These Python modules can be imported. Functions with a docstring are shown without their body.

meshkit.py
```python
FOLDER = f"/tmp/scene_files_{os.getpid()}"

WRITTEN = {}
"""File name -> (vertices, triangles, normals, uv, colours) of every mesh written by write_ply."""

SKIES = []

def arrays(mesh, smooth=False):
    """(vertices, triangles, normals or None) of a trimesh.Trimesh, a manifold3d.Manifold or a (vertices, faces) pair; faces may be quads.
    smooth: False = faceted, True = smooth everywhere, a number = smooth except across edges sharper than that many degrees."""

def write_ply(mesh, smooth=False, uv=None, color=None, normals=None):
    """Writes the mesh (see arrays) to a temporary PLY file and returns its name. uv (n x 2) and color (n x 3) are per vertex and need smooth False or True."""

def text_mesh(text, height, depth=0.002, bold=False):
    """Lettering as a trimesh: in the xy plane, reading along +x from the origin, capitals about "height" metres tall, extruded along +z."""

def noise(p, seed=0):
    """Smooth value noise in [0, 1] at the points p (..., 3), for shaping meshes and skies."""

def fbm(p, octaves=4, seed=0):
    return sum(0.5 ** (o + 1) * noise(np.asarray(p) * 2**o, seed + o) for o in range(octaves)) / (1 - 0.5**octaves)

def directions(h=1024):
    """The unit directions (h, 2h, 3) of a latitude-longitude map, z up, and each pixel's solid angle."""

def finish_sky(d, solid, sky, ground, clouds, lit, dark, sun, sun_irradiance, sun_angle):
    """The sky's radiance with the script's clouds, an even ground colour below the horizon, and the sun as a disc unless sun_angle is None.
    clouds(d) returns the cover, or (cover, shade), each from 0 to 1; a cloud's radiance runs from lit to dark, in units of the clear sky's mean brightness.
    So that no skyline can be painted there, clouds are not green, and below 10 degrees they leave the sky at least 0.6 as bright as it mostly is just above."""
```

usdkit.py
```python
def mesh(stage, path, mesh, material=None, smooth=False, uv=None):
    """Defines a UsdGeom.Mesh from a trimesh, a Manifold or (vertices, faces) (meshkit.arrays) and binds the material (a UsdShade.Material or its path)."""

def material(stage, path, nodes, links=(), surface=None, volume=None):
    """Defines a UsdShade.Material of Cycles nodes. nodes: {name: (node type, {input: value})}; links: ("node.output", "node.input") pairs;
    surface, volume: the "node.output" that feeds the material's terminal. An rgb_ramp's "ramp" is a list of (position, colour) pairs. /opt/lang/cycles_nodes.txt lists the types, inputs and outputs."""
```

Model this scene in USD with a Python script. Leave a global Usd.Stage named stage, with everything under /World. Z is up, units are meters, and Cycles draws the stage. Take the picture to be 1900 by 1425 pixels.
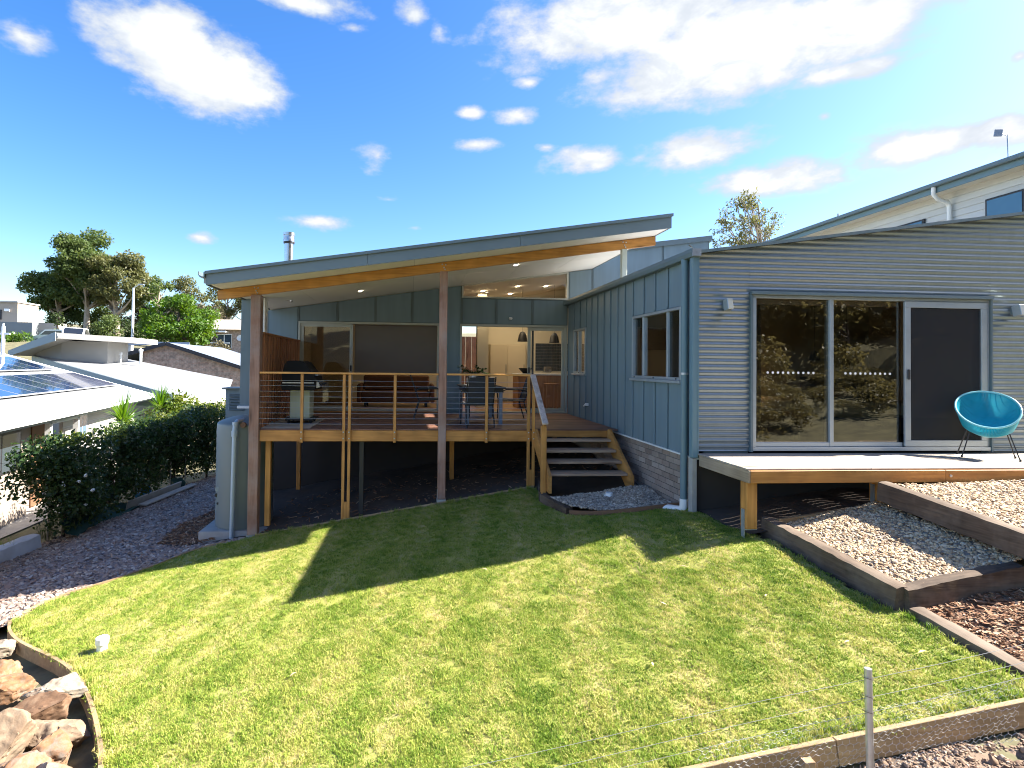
"""House with skillion roof, timber decks and a lawn: described in OpenUSD, rendered by Cycles."""
import math, random
import numpy as np, trimesh, shapely
from shapely.geometry import Polygon, LineString, Point, box as sbox
from scipy.interpolate import RBFInterpolator
from pxr import Usd, UsdGeom, UsdLux, UsdShade, Gf, Sdf, Vt
import usdkit, meshkit

EXPOSURE = 2.25
SUN_I = 1.25
SKY_S = 0.068
SKY_SAT = 1.36
CLOUD_A = (2.3, 2.5, 2.8)
CLOUD_B = (4.2, 4.2, 4.1)
GRASS_D = 900
GRASS_RAMP = [(0.26, (0.095, 0.185, 0.018)), (0.46, (0.245, 0.345, 0.046)), (0.61, (0.43, 0.445, 0.105)), (0.78, (0.63, 0.52, 0.235))]
CLOUD_LIST = [(-24.8, 27.9, 4.6, 2.5, 1.25), (-19.7, 25.7, 5.3, 3.0, 1.3), (-23.1, 29.9, 4.1, 1.2, 0.7), (20.5, 31.5, 11.1, 3.1, 1.2), (31.0, 27.4, 11.5, 3.5, 1.35), (40.3, 27.5, 8.0, 3.0, 1.25), (25.7, 25.9, 7.5, 1.7, 1.0), (12.7, 32.4, 5.1, 2.1, 0.85), (43.9, 27.7, 5.9, 1.8, 1.1), (40.6, 24.2, 4.9, 0.9, 1.1), (46.5, 17.7, 5.4, 1.6, 1.25), (50.1, 17.6, 2.8, 1.8, 1.25), (28.7, 20.4, 5.5, 1.7, 1.2), (18.4, 20.8, 3.8, 1.3, 1.15), (34.6, 16.9, 5.6, 1.5, 1.15), (6.6, 22.4, 2.8, 0.6, 0.95), (11.1, 24.9, 2.5, 0.8, 0.9), (6.0, 25.3, 1.5, 0.6, 0.85), (-9.7, 14.4, 3.2, 0.7, 0.85), (-0.2, 33.3, 1.6, 1.5, 0.8), (-3.7, 21.1, 2.3, 1.5, 0.72), (-20.8, 11.9, 1.3, 0.5, 0.8), (-34.7, 25.3, 1.9, 1.2, 0.6), (-11.7, 32.9, 5.9, 1.0, 0.95), (12.5, 27.7, 1.7, 0.6, 0.85), (-6.5, 31.8, 1.6, 0.5, 0.7), (39.1, 21.3, 0.6, 0.4, 0.8), (14.3, 22.0, 1.7, 0.6, 0.75), (-2.5, 17.0, 1.9, 0.5, 0.65), (0.2, 14.3, 1.4, 0.4, 0.7), (51.0, 22.1, 0.8, 0.6, 0.8), (49.3, 19.8, 1.7, 0.9, 0.8), (2.7, 32.0, 1.2, 1.1, 0.7), (120, 35, 25, 9, 1.0), (-120, 28, 22, 8, 1.0), (170, 40, 30, 10, 1.1), (75, 22, 20, 6, 1.0), (-75, 18, 18, 5, 1.0), (-150, 15, 14, 4, 1.0), (60, 55, 18, 8, 1.0)]

stage = Usd.Stage.CreateInMemory()
UsdGeom.SetStageUpAxis(stage, 'Z')
UsdGeom.Xform.Define(stage, '/World')
stage.SetDefaultPrim(stage.GetPrimAtPath('/World'))
UsdGeom.Scope.Define(stage, '/World/Looks')
rng = np.random.default_rng(7)
random.seed(7)

# ------------------------------------------------------------------ camera
CAM = np.array([0.0, 0.0, 1.143])
YAW, PITCH, ROLL = 0.0778, 0.0166, 0.0113
cam = UsdGeom.Camera.Define(stage, '/World/camera')
_f = np.array([math.sin(YAW)*math.cos(PITCH), math.cos(YAW)*math.cos(PITCH), math.sin(PITCH)])
_r = np.array([math.cos(YAW), -math.sin(YAW), 0.0]); _u = np.cross(_r, _f)
_r, _u = math.cos(ROLL)*_r+math.sin(ROLL)*_u, -math.sin(ROLL)*_r+math.cos(ROLL)*_u
cam.AddTransformOp().Set(Gf.Matrix4d(*[float(x) for x in [*_r, 0, *_u, 0, *(-_f), 0, *CAM, 1]]))
FL = 36.0*1000/1900
cam.CreateFocalLengthAttr(FL)
cam.CreateHorizontalApertureAttr(36.0)
cam.CreateVerticalApertureAttr(27.0)
cam.CreateHorizontalApertureOffsetAttr(0.111*FL)
cam.CreateVerticalApertureOffsetAttr(-0.051*FL)
cam.CreateClippingRangeAttr(Gf.Vec2f(0.05, 6000))
cam.CreateFStopAttr(0.0)
cam.CreateExposureAttr(EXPOSURE)

# ------------------------------------------------------------------ sun and sky
SUN = np.array([1.159, 0.06, 1.0]); SUN /= np.linalg.norm(SUN)
sun = UsdLux.DistantLight.Define(stage, '/World/sun')
sun.CreateIntensityAttr(SUN_I); sun.CreateAngleAttr(0.53); sun.CreateNormalizeAttr(True)
sun.CreateColorAttr(Gf.Vec3f(1.0, 0.93, 0.82))
_z = SUN; _x = np.cross([0, 0, 1.0], _z); _x /= np.linalg.norm(_x); _y = np.cross(_z, _x)
sun.AddTransformOp().Set(Gf.Matrix4d(*[float(x) for x in [*_x, 0, *_y, 0, *_z, 0, 0, 0, 60, 1]]))

# clouds: (azimuth from +Y towards +X in degrees, elevation, half width, half height, strength)
CLOUDS = CLOUD_LIST
def sky_material():
    n = {'tc': ('texture_coordinate', {}),
         'sky': ('sky_texture', {'sky_type': 'single_scattering', 'sun_disc': False, 'sun_elevation': float(math.asin(SUN[2])),
                 'sun_rotation': float(math.atan2(SUN[0], SUN[1])), 'altitude': 60.0, 'air_density': 1.0, 'aerosol_density': 1.1, 'ozone_density': 2.0}),
         'sat': ('hsv', {'hue': 0.508, 'saturation': SKY_SAT, 'value': 1.0, 'fac': 1.0}),
         'bg': ('background_shader', {'strength': SKY_S}),
         'sep': ('separate_xyz', {}),
         'el': ('math', {'math_type': 'arcsine'}),
         'az': ('math', {'math_type': 'arctan2'}),
         'uv': ('combine_xyz', {}),
         'n1': ('noise_texture', {'scale': 5.5, 'detail': 9.0, 'roughness': 0.62, 'lacunarity': 2.1}),
         'n2': ('noise_texture', {'scale': 19.0, 'detail': 6.0, 'roughness': 0.55}),
         'nz': ('noise_texture', {'scale': 9.0, 'detail': 6.0, 'roughness': 0.6, 'distortion': 0.5}),
         'str': ('mapping', {'mapping_type': 'point', 'scale': (1, 1, 1.9)}),
         }
    L = [('tc.generated', 'sky.vector')] if False else []
    L += [('tc.generated', 'sep.vector'), ('sep.z', 'el.value1'), ('sep.x', 'az.value1'), ('sep.y', 'az.value2'),
          ('az.value', 'uv.x'), ('el.value', 'uv.y'), ('sky.color', 'sat.color'),
          ('tc.generated', 'str.vector'), ('str.vector', 'n1.vector'), ('str.vector', 'n2.vector'), ('str.vector', 'nz.vector')]
    last = None
    for i, (a, e, w, h, s) in enumerate(CLOUDS):
        a, e, w, h = (math.radians(x) for x in (a, e, w, h))
        n[f'm{i}'] = ('mapping', {'mapping_type': 'point', 'location': (-a/w, -e/h, 0), 'scale': (1/w, 1/h, 0)})
        n[f'l{i}'] = ('vector_math', {'math_type': 'length'})
        n[f'r{i}'] = ('map_range', {'from_min': 1.75, 'from_max': 0.0, 'to_min': 0.0, 'to_max': s*1.45, 'clamp': True})
        L += [('uv.vector', f'm{i}.vector'), (f'm{i}.vector', f'l{i}.vector1'), (f'l{i}.value', f'r{i}.value')]
        if last is None:
            last = f'r{i}.result'
        else:
            n[f'x{i}'] = ('math', {'math_type': 'maximum'})
            L += [(last, f'x{i}.value1'), (f'r{i}.result', f'x{i}.value2')]
            last = f'x{i}.value'
    # cover = ramp( mask + (noise-0.5)*k )
    n['nk'] = ('math', {'math_type': 'multiply_add', 'value2': 2.3, 'value3': -1.16})
    n['nk2'] = ('math', {'math_type': 'multiply_add', 'value2': 1.15, 'value3': -0.58})
    n['gate'] = ('map_range', {'from_min': 0.0, 'from_max': 0.25, 'to_min': 0.0, 'to_max': 1.0, 'clamp': True}); n['cg'] = ('math', {'math_type': 'multiply'})
    n['a1'] = ('math', {'math_type': 'add'}); n['a2'] = ('math', {'math_type': 'add'})
    n['cov'] = ('map_range', {'range_type': 'smoothstep', 'from_min': 0.42, 'from_max': 1.12, 'to_min': 0.0, 'to_max': 1.0, 'clamp': True})
    n['core'] = ('map_range', {'range_type': 'smoothstep', 'from_min': 0.75, 'from_max': 1.7, 'to_min': 0.0, 'to_max': 1.0, 'clamp': True})
    n['nzr'] = ('map_range', {'from_min': .36, 'from_max': .56, 'to_min': .25, 'to_max': 1.0, 'clamp': True}); n['cm'] = ('math', {'math_type': 'multiply'})
    n['ccol'] = ('mix_color', {'a': CLOUD_A, 'b': CLOUD_B, 'use_clamp': False, 'use_clamp_result': False})
    n['mix'] = ('mix_color', {'use_clamp_result': False})
    L += [('dist.vector', 'n2.vector')] if False else []
    L += [('n1.fac', 'nk.value1'), ('n2.fac', 'nk2.value1'), (last, 'a1.value1'), ('nk.value', 'a1.value2'),
          ('a1.value', 'a2.value1'), ('nk2.value', 'a2.value2'), ('a2.value', 'cov.value'), ('a2.value', 'core.value'),
          ('nz.fac', 'nzr.value'), ('nzr.result', 'cm.value1'), ('core.result', 'cm.value2'), ('cm.value', 'ccol.fac'), ('sat.color', 'mix.a'), ('ccol.result', 'mix.b'), (last, 'gate.value'), ('gate.result', 'cg.value1'), ('cov.result', 'cg.value2'), ('cg.value', 'mix.fac'), ('mix.result', 'bg.color')]
    return usdkit.material(stage, '/World/Looks/sky_look', n, L, surface='bg.background')
dome = UsdLux.DomeLight.Define(stage, '/World/sky')
dome.CreateIntensityAttr(1.0)
UsdShade.MaterialBindingAPI.Apply(dome.GetPrim()).Bind(sky_material())
dome.GetPrim().SetCustomDataByKey('kind', 'structure')

# ------------------------------------------------------------------ naming and tagging
USED = {}
def unique(parent, name):
    k = (parent, name); c = USED.get(k, 0); USED[k] = c+1
    return f'{parent}/{name}' if c == 0 else f'{parent}/{name}_{c:03d}'
def meta(prim, label=None, cat=None, group=None, kind=None):
    for k, v in (('label', label), ('category', cat), ('group', group), ('kind', kind)):
        if v: prim.SetCustomDataByKey(k, v)
    return prim
class Node:
    def __init__(s, path, off): s.path, s.off = path, np.asarray(off, float)
def thing(name, label=None, cat=None, loc=(0, 0, 0), rz=0.0, group=None, kind=None):
    p = unique('/World', name)
    x = UsdGeom.Xform.Define(stage, p)
    x.AddTranslateOp().Set(Gf.Vec3d(*map(float, loc)))
    if rz: x.AddRotateZOp().Set(math.degrees(rz))
    meta(x.GetPrim(), label, cat, group, kind)
    return Node(p, (0, 0, 0))
def worldthing(name, label, cat, loc, group=None, kind=None):
    """a thing whose parts are given in world coordinates"""
    t = thing(name, label, cat, loc, 0, group, kind); t.off = np.asarray(loc, float); return t
def part(parent, name, mesh, mat, smooth=False, label=None, kind=None):
    p = unique(parent.path if parent else '/World', name)
    if isinstance(mesh, MB): mesh = mesh.get()
    v, f = (np.asarray(mesh[0], float), np.asarray(mesh[1])) if isinstance(mesh, tuple) else (np.array(mesh.vertices), np.array(mesh.faces))
    off = parent.off if parent else np.zeros(3)
    m = usdkit.mesh(stage, p, (v-off, f), M[mat], smooth)
    meta(m.GetPrim(), label, None, None, kind)
    return Node(p, off)
def top(name, mesh, mat, label=None, cat=None, group=None, kind=None, smooth=False):
    n = part(None, name, mesh, mat, smooth)
    meta(stage.GetPrimAtPath(n.path), label, cat, group, kind)
    return n
def copy(src, loc, rz=0.0, label=None, cat=None, group=None, scale=None):
    base = src.path.split('/')[-1]
    p = unique('/World', base)
    x = UsdGeom.Xform.Define(stage, p)
    x.GetPrim().GetReferences().AddInternalReference(src.path)
    x.ClearXformOpOrder()
    x.AddTranslateOp(opSuffix='place').Set(Gf.Vec3d(*map(float, loc)))
    x.AddRotateZOp(opSuffix='turn').Set(math.degrees(rz))
    if scale: x.AddScaleOp(opSuffix='size').Set(Gf.Vec3f(*scale))
    x.GetPrim().SetInstanceable(True)
    meta(x.GetPrim(), label, cat, group)
    return Node(p, (0, 0, 0))

# ------------------------------------------------------------------ mesh building
_CB = None
def _chamfer_template():
    pts = []
    for sx in (-1, 1):
        for sy in (-1, 1):
            for sz in (-1, 1):
                for k in range(3):
                    o = [1.0, 1.0, 1.0]; o[k] = 0.0
                    pts.append([sx*(1-.1*o[0]), sy*(1-.1*o[1]), sz*(1-.1*o[2])])
    h = trimesh.convex.convex_hull(np.array(pts))
    # map hull vertices back
    sign = np.sign(h.vertices); inset = (np.abs(np.abs(h.vertices)-1) > .05).astype(float)
    return sign, inset, np.array(h.faces)
_CB = _chamfer_template()
def bx(x0, x1, y0, y1, z0, z1, ch=0.0):
    lo, hi = np.array([min(x0, x1), min(y0, y1), min(z0, z1)], float), np.array([max(x0, x1), max(y0, y1), max(z0, z1)], float)
    c, h = (lo+hi)/2, (hi-lo)/2
    if ch <= 0:
        b = trimesh.creation.box(); return np.array(b.vertices)*2*h+c, np.array(b.faces)
    s, i, f = _CB; ch = min(ch, h.min()*.8)
    return c+s*(h-i*ch), f
def prism(pts, axis, a, b):
    """polygon extruded along an axis; pts in the two other axes (in order x,y,z)"""
    pts = np.asarray(pts, float)
    if Polygon(pts).exterior.is_ccw is False: pts = pts[::-1]
    v2, f2 = trimesh.creation.triangulate_polygon(Polygon(pts), engine='earcut')
    v2, f2 = np.asarray(v2), np.asarray(f2)
    n = len(v2)
    def lift(c):
        o = np.zeros((n, 3)); k = [i for i in range(3) if i != axis]; o[:, k[0]] = v2[:, 0]; o[:, k[1]] = v2[:, 1]; o[:, axis] = c; return o
    V = np.vstack([lift(a), lift(b)])
    F = [f2[:, ::-1], f2+n]
    e = np.sort(np.vstack([f2[:, [0, 1]], f2[:, [1, 2]], f2[:, [2, 0]]]), 1)
    u, c = np.unique(e, axis=0, return_counts=True)
    bnd = set(map(tuple, u[c == 1]))
    q = []
    for t in f2:
        for i, j in ((t[0], t[1]), (t[1], t[2]), (t[2], t[0])):
            if (min(i, j), max(i, j)) in bnd: q += [[i, j, j+n], [i, j+n, i+n]]
    F.append(np.array(q)); F = np.vstack(F)
    m = trimesh.Trimesh(V, F, process=False)
    if m.volume < 0: F = F[:, ::-1]
    return V, F
def tube(pts, r, sides=8, caps=True):
    p = np.asarray(pts, float); r = np.broadcast_to(np.asarray(r, float), (len(p),))
    t = np.gradient(p, axis=0); t /= np.linalg.norm(t, axis=1, keepdims=True)+1e-12
    V = []; prev = None
    for i in range(len(p)):
        if prev is None:
            a = np.cross(t[i], [0, 0, 1.0] if abs(t[i][2]) < .9 else [1.0, 0, 0])
        else:
            a = prev-t[i]*(prev@t[i])
        a /= np.linalg.norm(a)+1e-12; prev = a; b = np.cross(t[i], a)
        ang = np.arange(sides)*2*np.pi/sides
        V.append(p[i]+r[i]*(np.cos(ang)[:, None]*a+np.sin(ang)[:, None]*b))
    V = np.vstack(V); F = []
    for i in range(len(p)-1):
        for j in range(sides):
            k = (j+1) % sides
            F += [[i*sides+j, i*sides+k, (i+1)*sides+k], [i*sides+j, (i+1)*sides+k, (i+1)*sides+j]]
    if caps:
        n = len(V); V = np.vstack([V, p[0], p[-1]]); o = (len(p)-1)*sides
        for j in range(sides):
            k = (j+1) % sides
            F += [[n, k, j], [n+1, o+j, o+k]]
    return V, np.array(F)
def lathe(prof, c=(0, 0, 0), sides=24):
    prof = np.asarray(prof, float); ang = np.arange(sides)*2*np.pi/sides
    V = np.vstack([np.stack([r*np.cos(ang), r*np.sin(ang), np.full(sides, z)], 1) for r, z in prof])+np.asarray(c)
    F = []
    for i in range(len(prof)-1):
        for j in range(sides):
            k = (j+1) % sides
            F += [[i*sides+j, i*sides+k, (i+1)*sides+k], [i*sides+j, (i+1)*sides+k, (i+1)*sides+j]]
    return V, np.array(F)
def hull(pts):
    h = trimesh.convex.convex_hull(np.asarray(pts)); return np.array(h.vertices), np.array(h.faces)
class MB:
    def __init__(s): s.v, s.f, s.n = [], [], 0
    def add(s, m):
        v, f = m; v = np.asarray(v, float); s.v.append(v); s.f.append(np.asarray(f)+s.n); s.n += len(v); return s
    def box(s, *a, **k): return s.add(bx(*a, **k))
    def tube(s, *a, **k): return s.add(tube(*a, **k))
    def get(s): return np.vstack(s.v), np.vstack(s.f)
def rot(m, rz=0.0, rx=0.0, ry=0.0, t=(0, 0, 0)):
    v, f = m.get() if isinstance(m, MB) else m
    T = trimesh.transformations.euler_matrix(rx, ry, rz, 'sxyz')[:3, :3]
    return v@T.T+np.asarray(t), f
def obox(p, q, w, h, up=(0, 0, 1), ch=0.0):
    """a bar from p to q, w wide, h deep (p, q on its axis)"""
    p, q = np.asarray(p, float), np.asarray(q, float); d = q-p; L = np.linalg.norm(d); d /= L
    s = np.cross(d, up); s /= np.linalg.norm(s); u = np.cross(s, d)
    v, f = bx(0, L, -w/2, w/2, -h/2, h/2, ch)
    return p+v[:, :1]*d+v[:, 1:2]*(-s)+v[:, 2:]*u, f
def sheet(poly, zf, step, skirt=0.0):
    """a ground sheet over a polygon, cut exactly at its outline"""
    poly = poly if isinstance(poly, Polygon) else Polygon(poly)
    x0, y0, x1, y1 = poly.bounds; V = []; F = []; n = 0
    for x in np.arange(x0, x1, step):
        for y in np.arange(y0, y1, step):
            c = sbox(x, y, x+step, y+step)
            if not poly.intersects(c): continue
            g = c if poly.contains(c) else poly.intersection(c)
            for q in getattr(g, 'geoms', [g]):
                if q.geom_type != 'Polygon' or q.area < 1e-7: continue
                pts = np.array(q.exterior.coords)[:-1]
                if not q.exterior.is_ccw: pts = pts[::-1]
                if len(pts) == 4 and q.area > .999*step*step: tri = np.array([[0, 1, 2], [0, 2, 3]]); vv = pts
                else:
                    vv, tri = trimesh.creation.triangulate_polygon(q, engine='earcut')
                V.append(vv); F.append(np.asarray(tri)+n); n += len(vv)
    V = np.vstack(V); F = np.vstack(F)
    key = np.round(V/1e-5).astype(np.int64); u, inv = np.unique(key, axis=0, return_inverse=True)
    first = np.zeros(len(u), int); first[inv.ravel()] = np.arange(len(V)); V = V[first]; F = inv.ravel()[F]
    F = F[(F[:, 0] != F[:, 1]) & (F[:, 1] != F[:, 2]) & (F[:, 0] != F[:, 2])]
    a, b, c = V[F[:, 0]], V[F[:, 1]], V[F[:, 2]]
    ar = (b[:, 0]-a[:, 0])*(c[:, 1]-a[:, 1])-(b[:, 1]-a[:, 1])*(c[:, 0]-a[:, 0])
    F[ar < 0] = F[ar < 0][:, ::-1]
    return np.column_stack([V, zf(V[:, 0], V[:, 1])]), F
def scatter(poly, n, seed):
    r = np.random.default_rng(seed); x0, y0, x1, y1 = poly.bounds; out = []
    while sum(map(len, out)) < n:
        p = r.uniform((x0, y0), (x1, y1), (n*2, 2)); out.append(p[shapely.contains_xy(poly, p[:, 0], p[:, 1])])
    return np.vstack(out)[:n]
def instancer(name, protos, pos, quat, scale, idx, label, cat=None, kind='stuff'):
    p = unique('/World', name)
    pi = UsdGeom.PointInstancer.Define(stage, p); rel = pi.CreatePrototypesRel()
    for i, (m, mat, sm) in enumerate(protos):
        q = f'{p}/Prototypes/{PROTO_NAME.get(name, "piece")}' + (f'_{i:03d}' if i else '')
        usdkit.mesh(stage, q, m, M[mat], sm); rel.AddTarget(q)
    pi.CreatePositionsAttr(Vt.Vec3fArray.FromNumpy(np.asarray(pos, np.float32)))
    q = np.asarray(quat, float)
    pi.CreateOrientationsAttr(Vt.QuathArray([Gf.Quath(float(a), float(b), float(c), float(d)) for a, b, c, d in q]))
    pi.CreateScalesAttr(Vt.Vec3fArray.FromNumpy(np.asarray(scale, np.float32)))
    pi.CreateProtoIndicesAttr(Vt.IntArray.FromNumpy(np.asarray(idx, np.int32)))
    meta(pi.GetPrim(), label, cat, None, kind)
PROTO_NAME = {'grass': 'grass_tuft', 'wood_mulch': 'wood_chip'}
def rand_quat(n, r, tilt):
    a = r.uniform(0, 2*np.pi, n); t = r.normal(0, tilt, n); b = r.uniform(0, 2*np.pi, n)
    qz = np.stack([np.cos(a/2), 0*a, 0*a, np.sin(a/2)], 1)
    ax = np.stack([np.cos(t/2), np.cos(b)*np.sin(t/2), np.sin(b)*np.sin(t/2), 0*t], 1)
    w1, x1, y1, z1 = ax.T; w2, x2, y2, z2 = qz.T
    return np.stack([w1*w2-x1*x2-y1*y2-z1*z2, w1*x2+x1*w2+y1*z2-z1*y2, w1*y2-x1*z2+y1*w2+z1*x2, w1*z2+x1*y2-y1*x2+z1*w2], 1)

# ------------------------------------------------------------------ materials
M = {}
def mat(name, nodes, links, surface): M[name] = usdkit.material(stage, f'/World/Looks/{name}', nodes, links, surface=surface)
def paint(name, col, rough=0.5, var=0.12, scale=2.5, bump=0.0, bscale=60.0, metal=0.0, spec=0.5, coat=0.0, streak=0.0):
    c = np.array(col)
    n = {'g': ('geometry', {}), 'o': ('object_info', {}),
         'n': ('noise_texture', {'scale': scale, 'detail': 6.0, 'roughness': 0.65}),
         'r': ('rgb_ramp', {'ramp': [(0.25, tuple(c*(1-var))), (0.75, tuple(np.minimum(c*(1+var), .9)))]}),
         'rv': ('math', {'math_type': 'multiply_add', 'value2': 0.1, 'value3': 0.95}),
         'h': ('hsv', {}),
         'rr': ('map_range', {'from_min': 0.2, 'from_max': 0.8, 'to_min': max(rough-.08, .02), 'to_max': min(rough+.1, 1.0)}),
         'p': ('principled_bsdf', {'metallic': metal, 'specular_ior_level': spec, 'coat_weight': coat})}
    L = [('g.position', 'n.vector'), ('n.fac', 'r.fac'), ('r.color', 'h.color'), ('o.random', 'rv.value1'), ('rv.value', 'h.value'), ('h.color', 'p.base_color'),
         ('n.fac', 'rr.value'), ('rr.result', 'p.roughness')]
    if streak:  # weathering: faint runs and dusty patches
        n['sm'] = ('mapping', {'mapping_type': 'point', 'scale': (5.0, 5.0, .45)}); n['sn'] = ('noise_texture', {'scale': 1.0, 'detail': 5.0, 'roughness': .6})
        n['sr'] = ('map_range', {'from_min': .3, 'from_max': .7, 'to_min': 1-streak, 'to_max': 1+streak}); n['sx'] = ('math', {'math_type': 'multiply'})
        L = [l for l in L if l != ('rv.value', 'h.value')]+[('g.position', 'sm.vector'), ('sm.vector', 'sn.vector'), ('sn.fac', 'sr.value'), ('sr.result', 'sx.value1'), ('rv.value', 'sx.value2'), ('sx.value', 'h.value')]
    if bump:
        n['b'] = ('bump', {'strength': bump, 'distance': 0.01}); n['bn'] = ('noise_texture', {'scale': bscale, 'detail': 4.0})
        L += [('g.position', 'bn.vector'), ('bn.fac', 'b.height'), ('b.normal', 'p.normal')]
    mat(name, n, L, 'p.BSDF')
def timber(name, c1, c2, axis, rough=0.55, grain=26.0, along=1.3, tone=0.25, weather=None, bump=.25):
    sc = [grain]*3; sc[axis] = along
    n = {'g': ('geometry', {}), 'o': ('object_info', {}),
         'off': ('vector_math', {'math_type': 'scale'}), 'add': ('vector_math', {'math_type': 'add'}),
         'mp': ('mapping', {'mapping_type': 'point', 'scale': tuple(sc)}),
         'n': ('noise_texture', {'scale': 1.0, 'detail': 5.0, 'roughness': 0.6, 'distortion': 0.6}),
         'k': ('noise_texture', {'scale': 3.0, 'detail': 3.0}),
         'r': ('rgb_ramp', {'ramp': [(0.28, c1), (0.72, c2)]}),
         'kr': ('map_range', {'from_min': .3, 'from_max': .7, 'to_min': .8, 'to_max': 1.15}),
         'rv': ('math', {'math_type': 'multiply_add', 'value2': tone*2, 'value3': 1-tone}),
         'mu': ('math', {'math_type': 'multiply'}),
         'h': ('hsv', {}), 'b': ('bump', {'strength': bump, 'distance': 0.004}),
         'p': ('principled_bsdf', {'roughness': rough, 'specular_ior_level': .35})}
    L = [('g.position', 'add.vector1'), ('o.random', 'off.scale'), ('add.vector', 'mp.vector'), ('off.vector', 'add.vector2'), ('mp.vector', 'n.vector'),
         ('n.fac', 'r.fac'), ('r.color', 'h.color'), ('o.random', 'rv.value1'), ('g.position', 'k.vector'), ('k.fac', 'kr.value'),
         ('kr.result', 'mu.value1'), ('rv.value', 'mu.value2'), ('mu.value', 'h.value'), ('n.fac', 'b.height'), ('b.normal', 'p.normal')]
    ks = [grain*.16]*3; ks[axis] = .9
    n['km'] = ('mapping', {'mapping_type': 'point', 'scale': tuple(ks)}); n['kv'] = ('voronoi_texture', {'scale': 1.0, 'randomness': 1.0})
    n['kk'] = ('map_range', {'from_min': .05, 'from_max': .17, 'to_min': .45, 'to_max': 1.0, 'clamp': True}); n['m2'] = ('math', {'math_type': 'multiply'})
    L = [l for l in L if l[0] != 'mu.value']+[('add.vector', 'km.vector'), ('km.vector', 'kv.vector'), ('kv.distance', 'kk.value'), ('kk.result', 'm2.value1'), ('mu.value', 'm2.value2'), ('m2.value', 'h.value')]
    n['off'] = ('vector_math', {'math_type': 'scale', 'vector1': (7.3, 3.1, 5.7)})
    if weather:
        n['wn'] = ('noise_texture', {'scale': 1.6, 'detail': 5.0, 'roughness': .65}); n['wr'] = ('map_range', {'from_min': .42, 'from_max': .68, 'to_min': 0.0, 'to_max': .8, 'clamp': True})
        n['wm'] = ('mix_color', {'b': weather})
        L += [('add.vector', 'wn.vector'), ('wn.fac', 'wr.value'), ('wr.result', 'wm.fac'), ('h.color', 'wm.a'), ('wm.result', 'p.base_color')]
    else:
        L += [('h.color', 'p.base_color')]
    mat(name, n, L, 'p.BSDF')
def leafmat(name, c1, c2, trans=0.35, rough=.5, tip=None, spec=.4):
    c1, c2 = np.array(c1), np.array(c2)
    n = {'g': ('geometry', {}), 'n': ('noise_texture', {'scale': 0.9, 'detail': 3.0}),
         'mf': ('mix_float', {'fac': 0.55}),
         'r': ('rgb_ramp', {'ramp': [(0.2, tuple(c1)), (0.8, tuple(c2))]}),
         'p': ('principled_bsdf', {'roughness': rough, 'specular_ior_level': spec}), 't': ('translucent_bsdf', {}),
         'tc': ('hsv', {'hue': 0.485, 'saturation': 1.1, 'value': 1.5}), 'm': ('mix_closure', {'fac': trans})}
    L = [('g.position', 'n.vector'), ('n.fac', 'mf.a'), ('g.random_per_island', 'mf.b'), ('mf.result', 'r.fac'), ('r.color', 'p.base_color'),
         ('r.color', 'tc.color'), ('tc.color', 't.color'), ('p.BSDF', 'm.closure1'), ('t.BSDF', 'm.closure2')]
    mat(name, n, L, 'm.closure')
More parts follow.
